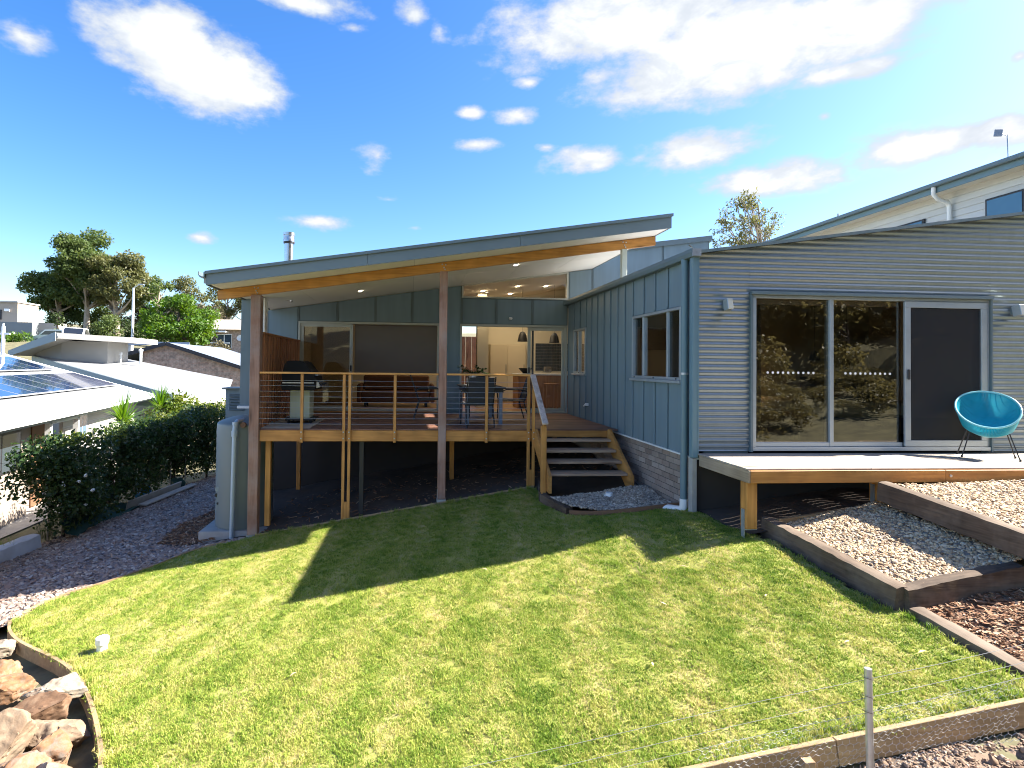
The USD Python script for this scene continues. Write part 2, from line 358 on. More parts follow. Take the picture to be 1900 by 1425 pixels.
def glass(name, f0, tint=(1, 1, 1), rough=0.0):
    """a pane: clear, with a mirror share that grows towards grazing view as a real pane's does, the same from both sides"""
    n = {'g': ('geometry', {}), 'd': ('vector_math', {'math_type': 'dot_product'}), 'a': ('math', {'math_type': 'absolute'}), 'i': ('math', {'math_type': 'subtract', 'value1': 1.0}),
         'p': ('math', {'math_type': 'power', 'value2': 5.0}), 'f': ('math', {'math_type': 'multiply_add', 'value2': 1.0-f0, 'value3': f0, 'use_clamp': True}),
         't': ('transparent_bsdf', {'color': tint}), 'r': ('glossy_bsdf', {'color': (1, 1, 1), 'roughness': rough}), 'm': ('mix_closure', {})}
    mat(name, n, [('g.normal', 'd.vector1'), ('g.incoming', 'd.vector2'), ('d.value', 'a.value1'), ('a.value', 'i.value2'), ('i.value', 'p.value1'), ('p.value', 'f.value1'), ('f.value', 'm.fac'),
                  ('t.BSDF', 'm.closure1'), ('r.BSDF', 'm.closure2')], 'm.closure')
def insect_mesh(name, col, cover):
    mat(name, {'t': ('transparent_bsdf', {}), 'd': ('diffuse_bsdf', {'color': col}), 'm': ('mix_closure', {'fac': cover})}, [('t.BSDF', 'm.closure1'), ('d.BSDF', 'm.closure2')], 'm.closure')
def emit(name, col, s):
    mat(name, {'e': ('emission', {'color': col, 'strength': s})}, [], 'e.emission')
def stone(name, cols, rough=.75, spec=.3, bump=.5, bscale=40., island=False, vscale=3.0):
    k = np.linspace(0.22, 0.78, len(cols))
    n = {'g': ('geometry', {}), 'o': ('object_info', {}), 'n': ('noise_texture', {'scale': vscale, 'detail': 6.0, 'roughness': .7}),
         'mf': ('mix_float', {'fac': .6}), 'r': ('rgb_ramp', {'ramp': list(zip(k, cols))}),
         'bn': ('noise_texture', {'scale': bscale, 'detail': 5.0}), 'b': ('bump', {'strength': bump, 'distance': .01}),
         'p': ('principled_bsdf', {'roughness': rough, 'specular_ior_level': spec})}
    L = [('g.position', 'n.vector'), ('g.position', 'bn.vector'), ('n.fac', 'mf.a'), ('g.random_per_island' if island else 'o.random', 'mf.b'), ('mf.result', 'r.fac'), ('r.color', 'p.base_color'),
         ('bn.fac', 'b.height'), ('b.normal', 'p.normal')]
    mat(name, n, L, 'p.BSDF')
# ------------------------------------------------------------------ the looks
BLUE = (0.148, 0.210, 0.243)
paint('blue_grey_paint', BLUE, .55, .06, 1.5, .06, streak=.10)
paint('blue_grey_metal', (0.125, 0.16, 0.165), .38, .05, 1.2, spec=.6)
paint('blue_grey_trim', (0.11, 0.150, 0.165), .42, .05, 1.2)
paint('corrugated_metal', (0.235, 0.28, 0.30), .30, .05, 1.2, spec=.7, metal=.55)
paint('pale_window_frame', (0.36, 0.40, 0.42), .35, .04, 2, metal=.5)
paint('cream_frame', (0.40, 0.41, 0.36), .4, .04, 2)
paint('white_soffit', (0.74, 0.73, 0.69), .6, .03, 1.0)
paint('white_trim', (0.72, 0.74, 0.74), .5, .03, 2)
paint('roof_white_metal', (0.225, 0.235, 0.25), .45, .10, .5, streak=.08)
paint('white_plastic', (0.80, 0.80, 0.78), .4, .03, 6)
paint('grey_plastic_pipe', (0.38, 0.46, 0.52), .4, .04, 4)
paint('tank_plastic', (0.17, 0.205, 0.20), .5, .06, 2.2, .05)
paint('concrete', (0.36, 0.35, 0.33), .85, .15, 6, .4, 80)
paint('mortar', (0.28, 0.265, 0.25), .9, .12, 9, .4, 90)
paint('galvanised', (0.45, 0.47, 0.48), .4, .15, 14, metal=.8)
paint('stainless', (0.55, 0.56, 0.57), .25, .05, 5, metal=1.0)
paint('black_powder', (0.018, 0.018, 0.02), .4, .1, 5)
paint('black_enamel', (0.010, 0.010, 0.011), .55, .1, 4, spec=.15)
paint('charcoal_sling', (0.035, 0.037, 0.042), .8, .15, 30, .3, 200)
paint('cream_enamel', (0.42, 0.45, 0.32), .45, .05, 4)
paint('blind_fabric', (0.15, 0.125, 0.105), .9, .06, 6, .3, 300)
paint('turquoise_cord', (0.008, 0.31, 0.42), .35, .1, 10)
paint('pale_turquoise', (0.22, 0.55, 0.60), .3, .05, 10)
paint('cream_wall', (0.66, 0.60, 0.47), .8, .03, 1)
paint('cream_joinery', (0.60, 0.52, 0.38), .5, .04, 2)
paint('ceiling_warm', (0.68, 0.62, 0.52), .8, .02, 1)
paint('dark_tile', (0.05, 0.055, 0.06), .25, .2, 8)
paint('bench_white', (0.75, 0.73, 0.68), .25, .03, 3)
paint('brown_leather', (0.075, 0.035, 0.02), .45, .2, 5, .2, 60)
paint('dark_fabric', (0.02, 0.02, 0.024), .9, .2, 6, .3, 90)
paint('room_wall', (0.36, 0.32, 0.22), .85, .03, 1)
paint('screen_dark', (0.01, 0.01, 0.011), .15, .1, 3)
paint('mat_weave', (0.36, 0.32, 0.27), .95, .15, 12, .4, 150)
paint('steel_green_grey', (0.42, 0.46, 0.42), .5, .06, 4)
paint('cloth_green', (0.02, 0.075, 0.07), .8, .2, 4, .3, 120)
paint('bucket_blue', (0.02, 0.20, 0.55), .4, .05, 4)
paint('bag_white', (0.50, 0.55, 0.62), .7, .15, 5, .4, 30)
paint('old_plank', (0.38, 0.36, 0.33), .8, .15, 8, .4, 60)
paint('zinc_roof', (0.27, 0.28, 0.295), .45, .05, .6)
paint('grey_fascia', (0.24, 0.29, 0.31), .5, .04, 1)
paint('white_render', (0.36, 0.35, 0.33), .8, .05, .8)
paint('navy_wall', (0.055, 0.075, 0.105), .7, .06, .8)
paint('dark_fascia', (0.02, 0.02, 0.024), .5, .1, 1)
paint('slate_metal', (0.20, 0.235, 0.29), .4, .05, .7)
paint('tan_render', (0.30, 0.25, 0.205), .85, .07, .8)
paint('grey_cladding', (0.15, 0.165, 0.18), .7, .06, .8)
paint('neighbour_board', (0.50, 0.52, 0.53), .6, .04, 1.2)
paint('cream_tile_roof', (0.32, 0.29, 0.25), .8, .06, 1.5)
paint('car_silver', (0.50, 0.51, 0.53), .25, .03, 2, metal=.3, coat=1.0)
paint('car_white', (0.75, 0.76, 0.77), .3, .03, 2, coat=1.0)
paint('car_glass', (0.015, 0.02, 0.03), .06, .05, 2)
paint('rubber', (0.02, 0.02, 0.02), .8, .1, 3)
paint('solar_cell', (0.012, 0.03, 0.11), .12, .25, 1.2, coat=1.0)
paint('aluminium', (0.62, 0.63, 0.64), .35, .05, 3, metal=.7)
paint('far_glass', (0.03, 0.045, 0.06), .08, .1, 1.0, spec=.8)
paint('blue_glass', (0.05, 0.12, 0.19), .06, .1, .8, spec=.9)
paint('downpipe_blue', (0.12, 0.195, 0.23), .4, .05, 2)
paint('terracotta', (0.25, 0.16, 0.09), .8, .15, 8, .4)
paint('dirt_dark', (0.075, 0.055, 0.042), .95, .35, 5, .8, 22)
paint('dirt_brown', (0.17, 0.12, 0.085), .95, .3, 6, .8, 25)
paint('dry_ground', (0.125, 0.115, 0.06), .95, .55, 3.5, .8, 10)
paint('gravel_base', (0.21, 0.18, 0.15), .95, .3, 20, .8, 60)
paint('slate_base', (0.12, 0.10, 0.105), .95, .3, 16, .8, 50)
paint('asphalt', (0.06, 0.06, 0.06), .9, .15, 3, .3, 60)
paint('bark_grey', (0.30, 0.25, 0.20), .85, .35, 3, .6, 20)
paint('bark_pale', (0.42, 0.36, 0.30), .8, .3, 2, .5, 12)
paint('bark_dark', (0.09, 0.07, 0.055), .9, .3, 6, .6, 30)
paint('timber_far', (0.16, 0.08, 0.04), .7, .2, 2)
paint('sofa_brown', (0.14, 0.06, 0.03), .6, .2, 5)
paint('mesh_wire', (0.50, 0.51, 0.52), .35, .1, 10, metal=.7)
H1, H2 = (0.30, 0.13, 0.030), (0.52, 0.255, 0.065)
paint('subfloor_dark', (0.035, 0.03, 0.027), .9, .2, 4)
timber('beam_timber', (0.33, 0.145, 0.035), (0.55, 0.27, 0.065), 0, .5, tone=.12, bump=.2)
timber('deck_beam_timber', (0.32, 0.135, 0.034), (0.50, 0.24, 0.065), 0, .55, tone=.12, bump=.2)
timber('post_timber_gold', (0.37, 0.165, 0.042), (0.57, 0.28, 0.08), 2, .5, tone=.12, bump=.2)
timber('rail_timber', (0.44, 0.20, 0.055), (0.63, 0.32, 0.095), 0, .4, tone=.08, bump=.15)
timber('post_timber_brown', (0.19, 0.098, 0.066), (0.34, 0.195, 0.135), 2, .65, tone=.12, weather=(0.30, 0.24, 0.21))
timber('deck_board_timber', (0.12, 0.058, 0.04), (0.22, 0.115, 0.082), 0, .45, tone=.22)
timber('deck_board_grey', (0.25, 0.215, 0.18), (0.40, 0.355, 0.305), 0, .7, tone=.10)
timber('side_fascia_grey', (0.28, 0.21, 0.15), (0.42, 0.34, 0.26), 1, .7, tone=.1)
timber('screen_timber', (0.24, 0.095, 0.045), (0.42, 0.195, 0.095), 2, .55, tone=.28)
timber('tread_timber', (0.24, 0.155, 0.105), (0.40, 0.29, 0.21), 0, .65, tone=.12)
timber('stringer_timber', (0.32, 0.145, 0.04), (0.48, 0.24, 0.07), 1, .55, tone=.1)
timber('handrail_weathered', (0.38, 0.30, 0.25), (0.58, 0.50, 0.44), 1, .7, tone=.1)
timber('sleeper_y', (0.045, 0.030, 0.021), (0.125, 0.088, 0.062), 1, .85, 30, 2.0, .2, weather=(0.19, 0.15, 0.115), bump=.9)
timber('sleeper_x', (0.045, 0.030, 0.021), (0.125, 0.088, 0.062), 0, .85, 30, 2.0, .2, weather=(0.19, 0.15, 0.115), bump=.9)
timber('edging_x', (0.21, 0.14, 0.07), (0.38, 0.275, 0.15), 0, .75, 24, 1.5, .12, bump=.4)
timber('edging_any', (0.28, 0.19, 0.10), (0.44, 0.31, 0.18), 1, .75, 24, 1.5, .12, bump=.4)
timber('inside_floor', (0.26, 0.14, 0.07), (0.40, 0.24, 0.13), 0, .3, tone=.15)
timber('joinery_timber', (0.26, 0.11, 0.04), (0.42, 0.20, 0.08), 2, .45, tone=.15)
stone('house_brick', [(0.20, 0.155, 0.13), (0.30, 0.25, 0.215), (0.26, 0.20, 0.17), (0.36, 0.31, 0.27)], .85, bump=.4, bscale=90)
stone('pebble', [(0.20, 0.125, 0.07), (0.46, 0.33, 0.19), (0.60, 0.47, 0.31), (0.34, 0.23, 0.14), (0.66, 0.55, 0.40)], .7)
stone('pebble_grey', [(0.16, 0.13, 0.11), (0.42, 0.36, 0.29), (0.26, 0.215, 0.175), (0.58, 0.52, 0.44)], .7)
stone('slate_chip', [(0.16, 0.115, 0.095), (0.32, 0.26, 0.225), (0.23, 0.15, 0.115), (0.46, 0.405, 0.35)], .6)
stone('wood_chip', [(0.10, 0.05, 0.027), (0.31, 0.165, 0.09), (0.20, 0.095, 0.05), (0.50, 0.36, 0.24)], .85)
stone('clod', [(0.13, 0.085, 0.06), (0.24, 0.165, 0.115), (0.33, 0.25, 0.19)], .9)
stone('boulder', [(0.13, 0.075, 0.045), (0.21, 0.148, 0.10), (0.26, 0.205, 0.15), (0.19, 0.175, 0.158), (0.21, 0.11, 0.055), (0.28, 0.245, 0.195)], .92, bump=1.0, bscale=13, vscale=8)
stone('leaf_litter', [(0.30, 0.20, 0.12), (0.55, 0.43, 0.30), (0.42, 0.30, 0.2)], .7)
leafmat('gum_leaf', (0.07, 0.11, 0.028), (0.27, 0.29, 0.085), .4)
leafmat('gum_leaf_olive', (0.10, 0.11, 0.038), (0.31, 0.28, 0.11), .4)
leafmat('lime_leaf', (0.055, 0.125, 0.012), (0.27, 0.36, 0.04), .4)
leafmat('hedge_leaf', (0.03, 0.062, 0.018), (0.13, 0.185, 0.045), .38, .35)
leafmat('photinia_leaf', (0.09, 0.14, 0.02), (0.42, 0.26, 0.06), .35, .4)
leafmat('yucca_leaf', (0.09, 0.19, 0.02), (0.24, 0.36, 0.06), .4, .4)
leafmat('slope_leaf', (0.13, 0.12, 0.05), (0.36, 0.31, 0.14), .45)
leafmat('bush_leaf', (0.03, 0.055, 0.012), (0.11, 0.15, 0.03), .3)
leafmat('dry_leaf', (0.085, 0.08, 0.042), (0.24, 0.19, 0.10), .3)
leafmat('pot_leaf', (0.02, 0.06, 0.012), (0.07, 0.15, 0.03), .3)
glass('clear_pane', .04)
glass('mirror_pane', .10, (0.72, 0.70, 0.64))
glass('dim_pane', .06, (0.6, 0.6, 0.6))
insect_mesh('fly_screen', (0.04, 0.038, 0.036), .42)
emit('lamp_glow', (1.0, 0.80, 0.52), 150.0)
emit('veranda_glow', (1.0, 0.86, 0.66), 16.0)
emit('lamp_glow_soft', (1.0, 0.62, 0.33), 1.6)
# grass: green with straw patches that belong to the turf itself
def grass_look():
    n = {'g': ('geometry', {}), 'o': ('object_info', {}),
         'big': ('noise_texture', {'scale': 0.75, 'detail': 4.0, 'roughness': .6}),
         'mid': ('noise_texture', {'scale': 4.5, 'detail': 4.0, 'roughness': .65}),
         'm1': ('mix_float', {'fac': .5}), 'm2': ('mix_float', {'fac': .42}), 'm3': ('mix_float', {'fac': .10}),
         'w': ('wave_texture', {'wave_type': 'bands', 'bands_direction': 'x', 'scale': 0.42, 'distortion': 1.2, 'detail': 2.0, 'detail_scale': 1.0}),
         'mp': ('mapping', {'mapping_type': 'point', 'rotation': (0, 0, 0.25)}),
         'r': ('rgb_ramp', {'ramp': GRASS_RAMP}),
         'p': ('principled_bsdf', {'roughness': .5, 'specular_ior_level': .25}), 't': ('translucent_bsdf', {}), 'm': ('mix_closure', {'fac': .3})}
    L = [('g.position', 'big.vector'), ('g.position', 'mid.vector'), ('big.fac', 'm1.a'), ('mid.fac', 'm1.b'), ('m1.result', 'm2.a'), ('o.random', 'm2.b'),
         ('g.position', 'mp.vector'), ('mp.vector', 'w.vector'), ('m2.result', 'm3.a'), ('w.fac', 'm3.b'), ('m3.result', 'r.fac'),
         ('r.color', 'p.base_color'), ('r.color', 't.color'), ('p.BSDF', 'm.closure1'), ('t.BSDF', 'm.closure2')]
    mat('grass_blade', n, L, 'm.closure')
    n2 = dict(n); n2.pop('t'); n2.pop('m'); n2['r'] = ('rgb_ramp', {'ramp': [(p, tuple(.6*x for x in c)) for p, c in GRASS_RAMP]})
    mat('turf', n2, [l for l in L if l[1].split('.')[0] not in ('t', 'm')], 'p.BSDF')
grass_look()
def brick_far():
    n = {'g': ('geometry', {}), 'mp': ('mapping', {'mapping_type': 'point', 'rotation': (math.pi/2, 0, 0)}),
         'b': ('brick_texture', {'color1': (0.36, 0.24, 0.19), 'color2': (0.30, 0.24, 0.20), 'mortar': (0.36, 0.32, 0.28), 'scale': 1.0, 'mortar_size': .012, 'brick_width': .24, 'row_height': .086, 'bias': -.2}),
         'n': ('noise_texture', {'scale': 5.0, 'detail': 3.0}), 'k': ('map_range', {'from_min': .3, 'from_max': .7, 'to_min': .6, 'to_max': 1.25}), 'h': ('hsv', {}),
         'p': ('principled_bsdf', {'roughness': .9})}
    L = [('g.position', 'mp.vector'), ('mp.vector', 'b.vector'), ('g.position', 'n.vector'), ('n.fac', 'k.value'), ('k.result', 'h.value'), ('b.color', 'h.color'), ('h.color', 'p.base_color')]
    mat('brick_far', n, L, 'p.BSDF')
brick_far()

# ------------------------------------------------------------------ ground
def lawn_z(x, y): return -1.406+0.167*x+(0.036+0.003*x)*(y-9.6)+.15*np.exp(-((np.asarray(x)-3.45)**2+(np.asarray(y)-6.2)**2)/1.6)
def und(x, y, a=.02, s=1.3, seed=3): return a*(meshkit.fbm(np.stack([np.asarray(x)*s, np.asarray(y)*s, 0*np.asarray(x)], -1), 3, seed)-.5)
CP = []
for x in (-8, -6.5, -5, -3.5, -2, -.5, 1, 2.5, 4):
    for y in (3.3, 5, 7, 9, 11, 13): CP.append((x, y, lawn_z(x, y)-.14))
for x in (-8, -6.5, -5): CP += [(x, 15.5, lawn_z(x, 13)-.1), (x, 18, lawn_z(x, 13)-.1)]
CP += [(-9.5, 12, -2.95), (-9.5, 17, -2.9), (-11, 14, -3.15), (-9.5, 8, -2.95), (-12, 20, -3.2), (-12, 26, -3.1), (-9, 22, -2.6), (-14, 10, -3.4), (-15, 30, -2.9), (-22, 30, -2.7), (-20, 40, -1.2), (-10, 36, -1.6), (-30, 50, 2.5), (-22, 52, 2.0), (-16, 50, 1.6), (-36, 55, 3.1), (-40, 60, 3.6), (-45, 78, 4.7),
       (-60, 75, 4.9), (-20, 62, 2.0), (-20, 80, 3.6), (0, 40, 0.5), (0, 60, 2), (0, 90, 4), (30, 60, 5), (25, 38, 3), (14, 14, 1.2), (14, 25, 1.6), (9.5, 12, -.3), (9, 3, -.75), (7, 1, -.8), (5.2, 5, -.95), (5.2, 3.5, -1.05), (6.8, 5.2, -.6), (9, 5.5, -.5), (9, 7, -.6), (6, 9, -.9), (7.5, 11, -.6), (4, 2.0, -1.35), (2.5, 2.6, -1.5), (1, 2.2, -1.75),
       (-1, 2.0, -2.05), (-3, 2.5, -2.45), (-5, 4, -2.75), (-4, 0, -2.3), (0, 0, -1.3), (3, -1, -.7), (0, -4, -.2), (0, -10, 2.3), (8, -6, 1.2), (-9, -6, -1.0), (-15, 0, -3.0), (-25, 12, -4.0), (-60, 30, -3.5), (-60, 0, -4), (0, -25, 6.5), (20, -20, 6), (-25, -22, 2), (40, 10, 6), (40, -30, 9), (0, -60, 14), (-60, -50, 3), (60, 60, 9), (-90, 90, 8), (0, 130, 9), (90, 0, 12)]
CP = np.array(CP, float)
_rbf = RBFInterpolator(CP[:, :2], CP[:, 2], kernel='linear', smoothing=.02, neighbors=24)
def ground_z(x, y):
    x, y = np.asarray(x, float), np.asarray(y, float); r = np.hypot(x, y)
    z = _rbf(np.column_stack([x.ravel(), y.ravel()])).reshape(x.shape)
    k = np.clip((r-110)/80, 0, 1); return z*(1-k)+k*(8+.01*np.minimum(r, 1500))
def graded(lo, hi, fine_lo, fine_hi, step, grow):
    a = list(np.arange(fine_lo, fine_hi+1e-6, step)); s = step
    while a[-1] < hi: s *= grow; a.append(a[-1]+s)
    s = step
    while a[0] > lo: s *= grow; a.insert(0, a[0]-s)
    return np.array(a)
gx, gy = graded(-1500, 1500, -9, 10, .4, 1.14), graded(-1500, 1500, -2, 18, .4, 1.14)
GX, GY = np.meshgrid(gx, gy, indexing='ij')
GZ = ground_z(GX, GY)
i, j = np.meshgrid(np.arange(len(gx)-1), np.arange(len(gy)-1), indexing='ij'); k = (i*len(gy)+j).ravel()
top('ground', (np.stack([GX, GY, GZ], -1).reshape(-1, 3), np.vstack([np.stack([k, k+len(gy), k+len(gy)+1], 1), np.stack([k, k+len(gy)+1, k+1], 1)])), 'dry_ground', kind='structure', smooth=True)

LAWN = Polygon([(-2.62, 9.58), (2.24, 9.58), (2.27, 8.45), (2.43, 7.95), (2.72, 7.70), (3.02, 7.55), (3.45, 7.43), (3.87, 7.36), (3.88, 6.35), (3.97, 6.05), (4.09, 5.8), (4.16, 4.5), (4.24, 4.35), (4.24, 3.29), (1.8, 3.285), (-2.2, 3.285),
                (-2.29, 4.33), (-2.5, 4.72), (-2.98, 5.40), (-3.52, 6.02), (-4.3, 6.66), (-4.95, 7.25), (-5.2, 7.62), (-5.08, 8.2), (-4.2, 8.74), (-3.57, 9.36), (-3.1, 9.52)])
def lz(x, y): return lawn_z(x, y)+und(x, y)
top('lawn', sheet(LAWN, lz, .25), 'turf', kind='structure', smooth=True)
PATH = Polygon([(-3.1, 9.52), (-3.57, 9.36), (-4.2, 8.74), (-5.08, 8.2), (-5.2, 7.62), (-5.6, 7.2), (-6.6, 7.0), (-8.3, 8.2), (-8.0, 11), (-7.5, 12.2), (-7.15, 14), (-6.7, 16.2), (-5.6, 18.3), (-4.0, 18.3), (-4.0, 12.6), (-4.6, 11.4), (-4.55, 10.2), (-3.9, 9.75), (-2.62, 9.75), (-2.62, 9.58)])
top('gravel_path', sheet(PATH, lambda x, y: lawn_z(x, np.minimum(y, 13))-.02+und(x, y, .06), .3), 'slate_base', kind='structure', smooth=True)
BARE = Polygon([(-4.6, 11.4), (-4.55, 10.2), (-3.9, 9.75), (-2.62, 9.75), (-2.5, 9.585), (2.22, 9.585), (2.25, 8.55), (3.85, 8.55), (3.85, 13.1), (-2.4, 13.1), (-4.0, 13.1), (-4.0, 12.6)])
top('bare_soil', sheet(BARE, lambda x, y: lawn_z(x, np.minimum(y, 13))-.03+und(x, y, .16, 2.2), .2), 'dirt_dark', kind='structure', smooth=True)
UND2 = Polygon([(3.90, 7.0), (9.6, 7.0), (9.6, 5.98), (5.3, 5.98), (4.2, 5.98), (3.98, 6.02), (3.89, 6.35)])
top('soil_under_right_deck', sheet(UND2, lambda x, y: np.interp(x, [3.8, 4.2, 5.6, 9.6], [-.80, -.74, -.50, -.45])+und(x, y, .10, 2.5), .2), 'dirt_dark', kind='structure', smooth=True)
GARD = Polygon([(2.27, 8.55), (2.29, 8.45), (2.45, 7.97), (2.73, 7.72), (3.03, 7.57), (3.45, 7.45), (3.84, 7.40), (3.84, 8.55)])
def gz(x, y): return -1.02+.115*(x-2.3)+.07*(y-7.6)+und(x, y, .08, 2)
top('pebble_garden', sheet(GARD, gz, .15), 'gravel_base', kind='structure', smooth=True)
BED1 = Polygon([(4.25, 5.98), (5.56, 6.04), (5.56, 4.50), (4.35, 4.50)])
def b1z(x, y): return -.67+.085*(y-6.0)+.19*(x-4.3)+und(x, y, .05, 2)
top('gravel_bed', sheet(BED1, b1z, .15), 'gravel_base', kind='structure', smooth=True)
BED2 = Polygon([(5.60, 5.84), (9.5, 5.84), (9.5, 4.25), (5.60, 4.25)])
def b2z(x, y): return -.19+.09*(y-5.84)+.03*(x-5.6)+und(x, y, .04, 2)
top('upper_gravel_bed', sheet(BED2, b2z, .2), 'gravel_base', kind='structure', smooth=True)
BED3 = Polygon([(4.42, 4.40), (6.6, 4.40), (6.6, 2.2), (4.47, 2.2), (4.44, 3.3)])
def b3z(x, y): return -.91+.11*(y-4.4)+.13*(x-4.4)+und(x, y, .08, 1.6)
top('mulch_bed', sheet(BED3, b3z, .15), 'dirt_brown', kind='structure', smooth=True)
BED4 = Polygon([(-3.0, 3.235), (4.38, 3.235), (4.4, 1.2), (-3.0, 1.2)])
def b4z(x, y): return lawn_z(x, y)-.16+.05*(3.2-y)+und(x, y, .16, 2.4)+und(x, y, .06, 9)
top('soil_bed', sheet(BED4, b4z, .09), 'dirt_brown', kind='structure', smooth=True)
ROCKBED = Polygon([(-2.31, 3.235), (-2.32, 4.33), (-2.53, 4.70), (-3.01, 5.38), (-3.55, 6.0), (-4.33, 6.64), (-4.98, 7.23), (-5.22, 7.55), (-5.6, 7.2), (-6.4, 6.6), (-6.0, 5.2), (-5.0, 4.0), (-4.4, 3.235)])
def rbz(x, y): return lawn_z(x, y)-.24+und(x, y, .18, 2.4, 5)
top('rockery_soil', sheet(ROCKBED, rbz, .2), 'dirt_dark', kind='structure', smooth=True)
top('driveway', sheet(Polygon([(-9.3, 6), (-9.3, 22), (-10.3, 22), (-16, 10), (-14, 5)]), lambda x, y: ground_z(x, y)+.03, 1.0), 'concrete', kind='structure', smooth=True)

# grass blades
def tuft(seed, n, R, h):
    r = np.random.default_rng(seed); V = []; F = []; c = 0
    for _ in range(n):
        a, d = r.uniform(0, 2*np.pi), R*math.sqrt(r.uniform()); p = np.array([d*np.cos(a), d*np.sin(a), -.004])
        b = r.uniform(0, 2*np.pi); lean = abs(r.normal(.55, .35)); hh = h*r.uniform(.55, 1.25); w = r.uniform(.0018, .0034)
        o = np.array([np.cos(b), np.sin(b), 0]); s = np.array([-np.sin(b), np.cos(b), 0])
        m = p+o*hh*.35*lean+np.array([0, 0, hh*.62]); t = p+o*hh*(.95*lean)+np.array([0, 0, hh*(1-.25*lean)])
        V += [p-s*w, p+s*w, m+s*w*.8, m-s*w*.8, t]; F += [[c, c+1, c+2], [c, c+2, c+3], [c+3, c+2, c+4]]; c += 5
    return np.array(V), np.array(F)
GP = [(tuft(100+q, 34, .058, .021), 'grass_blade', False) for q in range(6)]
near = LAWN.intersection(sbox(-6, 3, 5, 5.6)); mid = LAWN.intersection(sbox(-6, 5.6, 5, 10))
P = np.vstack([scatter(near, int(near.area*GRASS_D), 1), scatter(mid, int(mid.area*GRASS_D*.62), 2)])
nn = len(P); sc = rng.uniform(.75, 1.25, (nn, 1))*np.ones((1, 3)); sc[:, 2] *= rng.uniform(.6, 1.15, nn)*(0.75+.6*meshkit.fbm(np.column_stack([P*1.6, 0*P[:, 0]]), 3, 9))
instancer('grass', GP, np.column_stack([P, lz(P[:, 0], P[:, 1])]), rand_quat(nn, rng, .06), sc, rng.integers(0, 6, nn), 'short mown lawn grass with straw coloured patches', 'grass')
# longer tufts along the timber edges
edge_lines = [LineString([(4.10, 5.8), (4.19, 4.42)]), LineString([(4.25, 4.3), (4.25, 3.3)]), LineString([(-2.2, 3.32), (4.2, 3.32)]), LineString([(-2.24, 4.35), (-2.46, 4.75), (-2.94, 5.44), (-3.48, 6.06), (-4.26, 6.7), (-5.12, 7.62)]), LineString([(-2.6, 9.55), (2.2, 9.55)])]
E_ = np.array([np.array(l.interpolate(t, normalized=True).coords[0])+rng.normal(0, .025, 2) for l in edge_lines for t in rng.uniform(0, 1, int(l.length*26))])
E_ = E_[shapely.contains_xy(LAWN, E_[:, 0], E_[:, 1])]; ne = len(E_)
instancer('edge_grass', [(tuft(300, 22, .05, .06), 'grass_blade', False), (tuft(301, 18, .04, .07), 'grass_blade', False)], np.column_stack([E_, lz(E_[:, 0], E_[:, 1])]), rand_quat(ne, rng, .1), rng.uniform(.6, 1.2, (ne, 1))*np.ones((1, 3)), rng.integers(0, 2, ne), 'longer grass left along the timber edges of the lawn', 'grass')

def pebble(seed, flat, n=26):
    r = np.random.default_rng(seed); p = r.normal(size=(n, 3)); p /= np.linalg.norm(p, axis=1, keepdims=True); p *= r.uniform(.8, 1.1, (n, 1)); p *= np.array([1, r.uniform(.6, .85), flat])
    return hull(p)
def stones(name, poly, zf, dens, size, flat, matn, label, seed, n=18):
    r = np.random.default_rng(seed); P = scatter(poly, int(poly.area*dens), seed); k = len(P)
    s = size*np.exp(r.normal(0, .28, (k, 1)))*np.ones((1, 3))
    instancer(name, [(pebble(seed*10+q, flat*(.8+.1*q), n), matn, 50) for q in range(5)], np.column_stack([P, zf(P[:, 0], P[:, 1])+.25*size*r.uniform(0, 1, k)]), rand_quat(k, r, .45), s, r.integers(0, 5, k), label, 'gravel')
stones('river_pebbles', BED1, b1z, 2600, .017, .6, 'pebble', 'tan river pebbles filling the lower sleeper bed', 11)
stones('river_pebbles', BED2.intersection(sbox(5, 4.2, 8.8, 6)), b2z, 2400, .017, .6, 'pebble', 'tan river pebbles on the upper terrace beside the right deck', 12)
stones('garden_pebbles', GARD, gz, 2600, .018, .65, 'pebble_grey', 'grey brown pebbles at the foot of the stairs', 13)
stones('slate_chips', PATH.intersection(sbox(-9, 6, 0, 18)), lambda x, y: lawn_z(x, np.minimum(y, 13))-.02+und(x, y, .06), 560, .043, .34, 'slate_chip', 'purple grey stone chips covering the side path', 14, 12)
stones('soil_clods', BED4.intersection(sbox(1.4, 2.5, 4.4, 3.24)), b4z, 5200, .011, .75, 'clod', 'crumbly brown clods of dug soil behind the wire fence', 15, 14)
stones('soil_clods', BED4.intersection(sbox(1.4, 2.5, 4.4, 3.24)), b4z, 110, .026, .7, 'clod', 'larger earth lumps in the dug bed by the stake', 16, 16)
def chip(seed):
    r = np.random.default_rng(seed); L, w, t = r.uniform(.6, 1.3), r.uniform(.12, .3), r.uniform(.03, .08)
    v, f = bx(-L, L, -w, w, -t, t); v = v+r.normal(0, .06, v.shape); return v, f
def mulch(poly, zf, dens, size, label, seed):
    r = np.random.default_rng(seed); P = scatter(poly, int(poly.area*dens), seed); k = len(P)
    instancer('wood_mulch', [(chip(seed*10+q), 'wood_chip', False) for q in range(6)], np.column_stack([P, zf(P[:, 0], P[:, 1])+r.uniform(0, .02, k)]), rand_quat(k, r, .35), size*np.exp(r.normal(0, .4, (k, 1)))*np.ones((1, 3)), r.integers(0, 6, k), label, 'mulch')
mulch(BED3.intersection(sbox(4, 2.9, 6.5, 4.5)), b3z, 3400, .021, 'red brown wood chips in the lowest sleeper bed', 21)
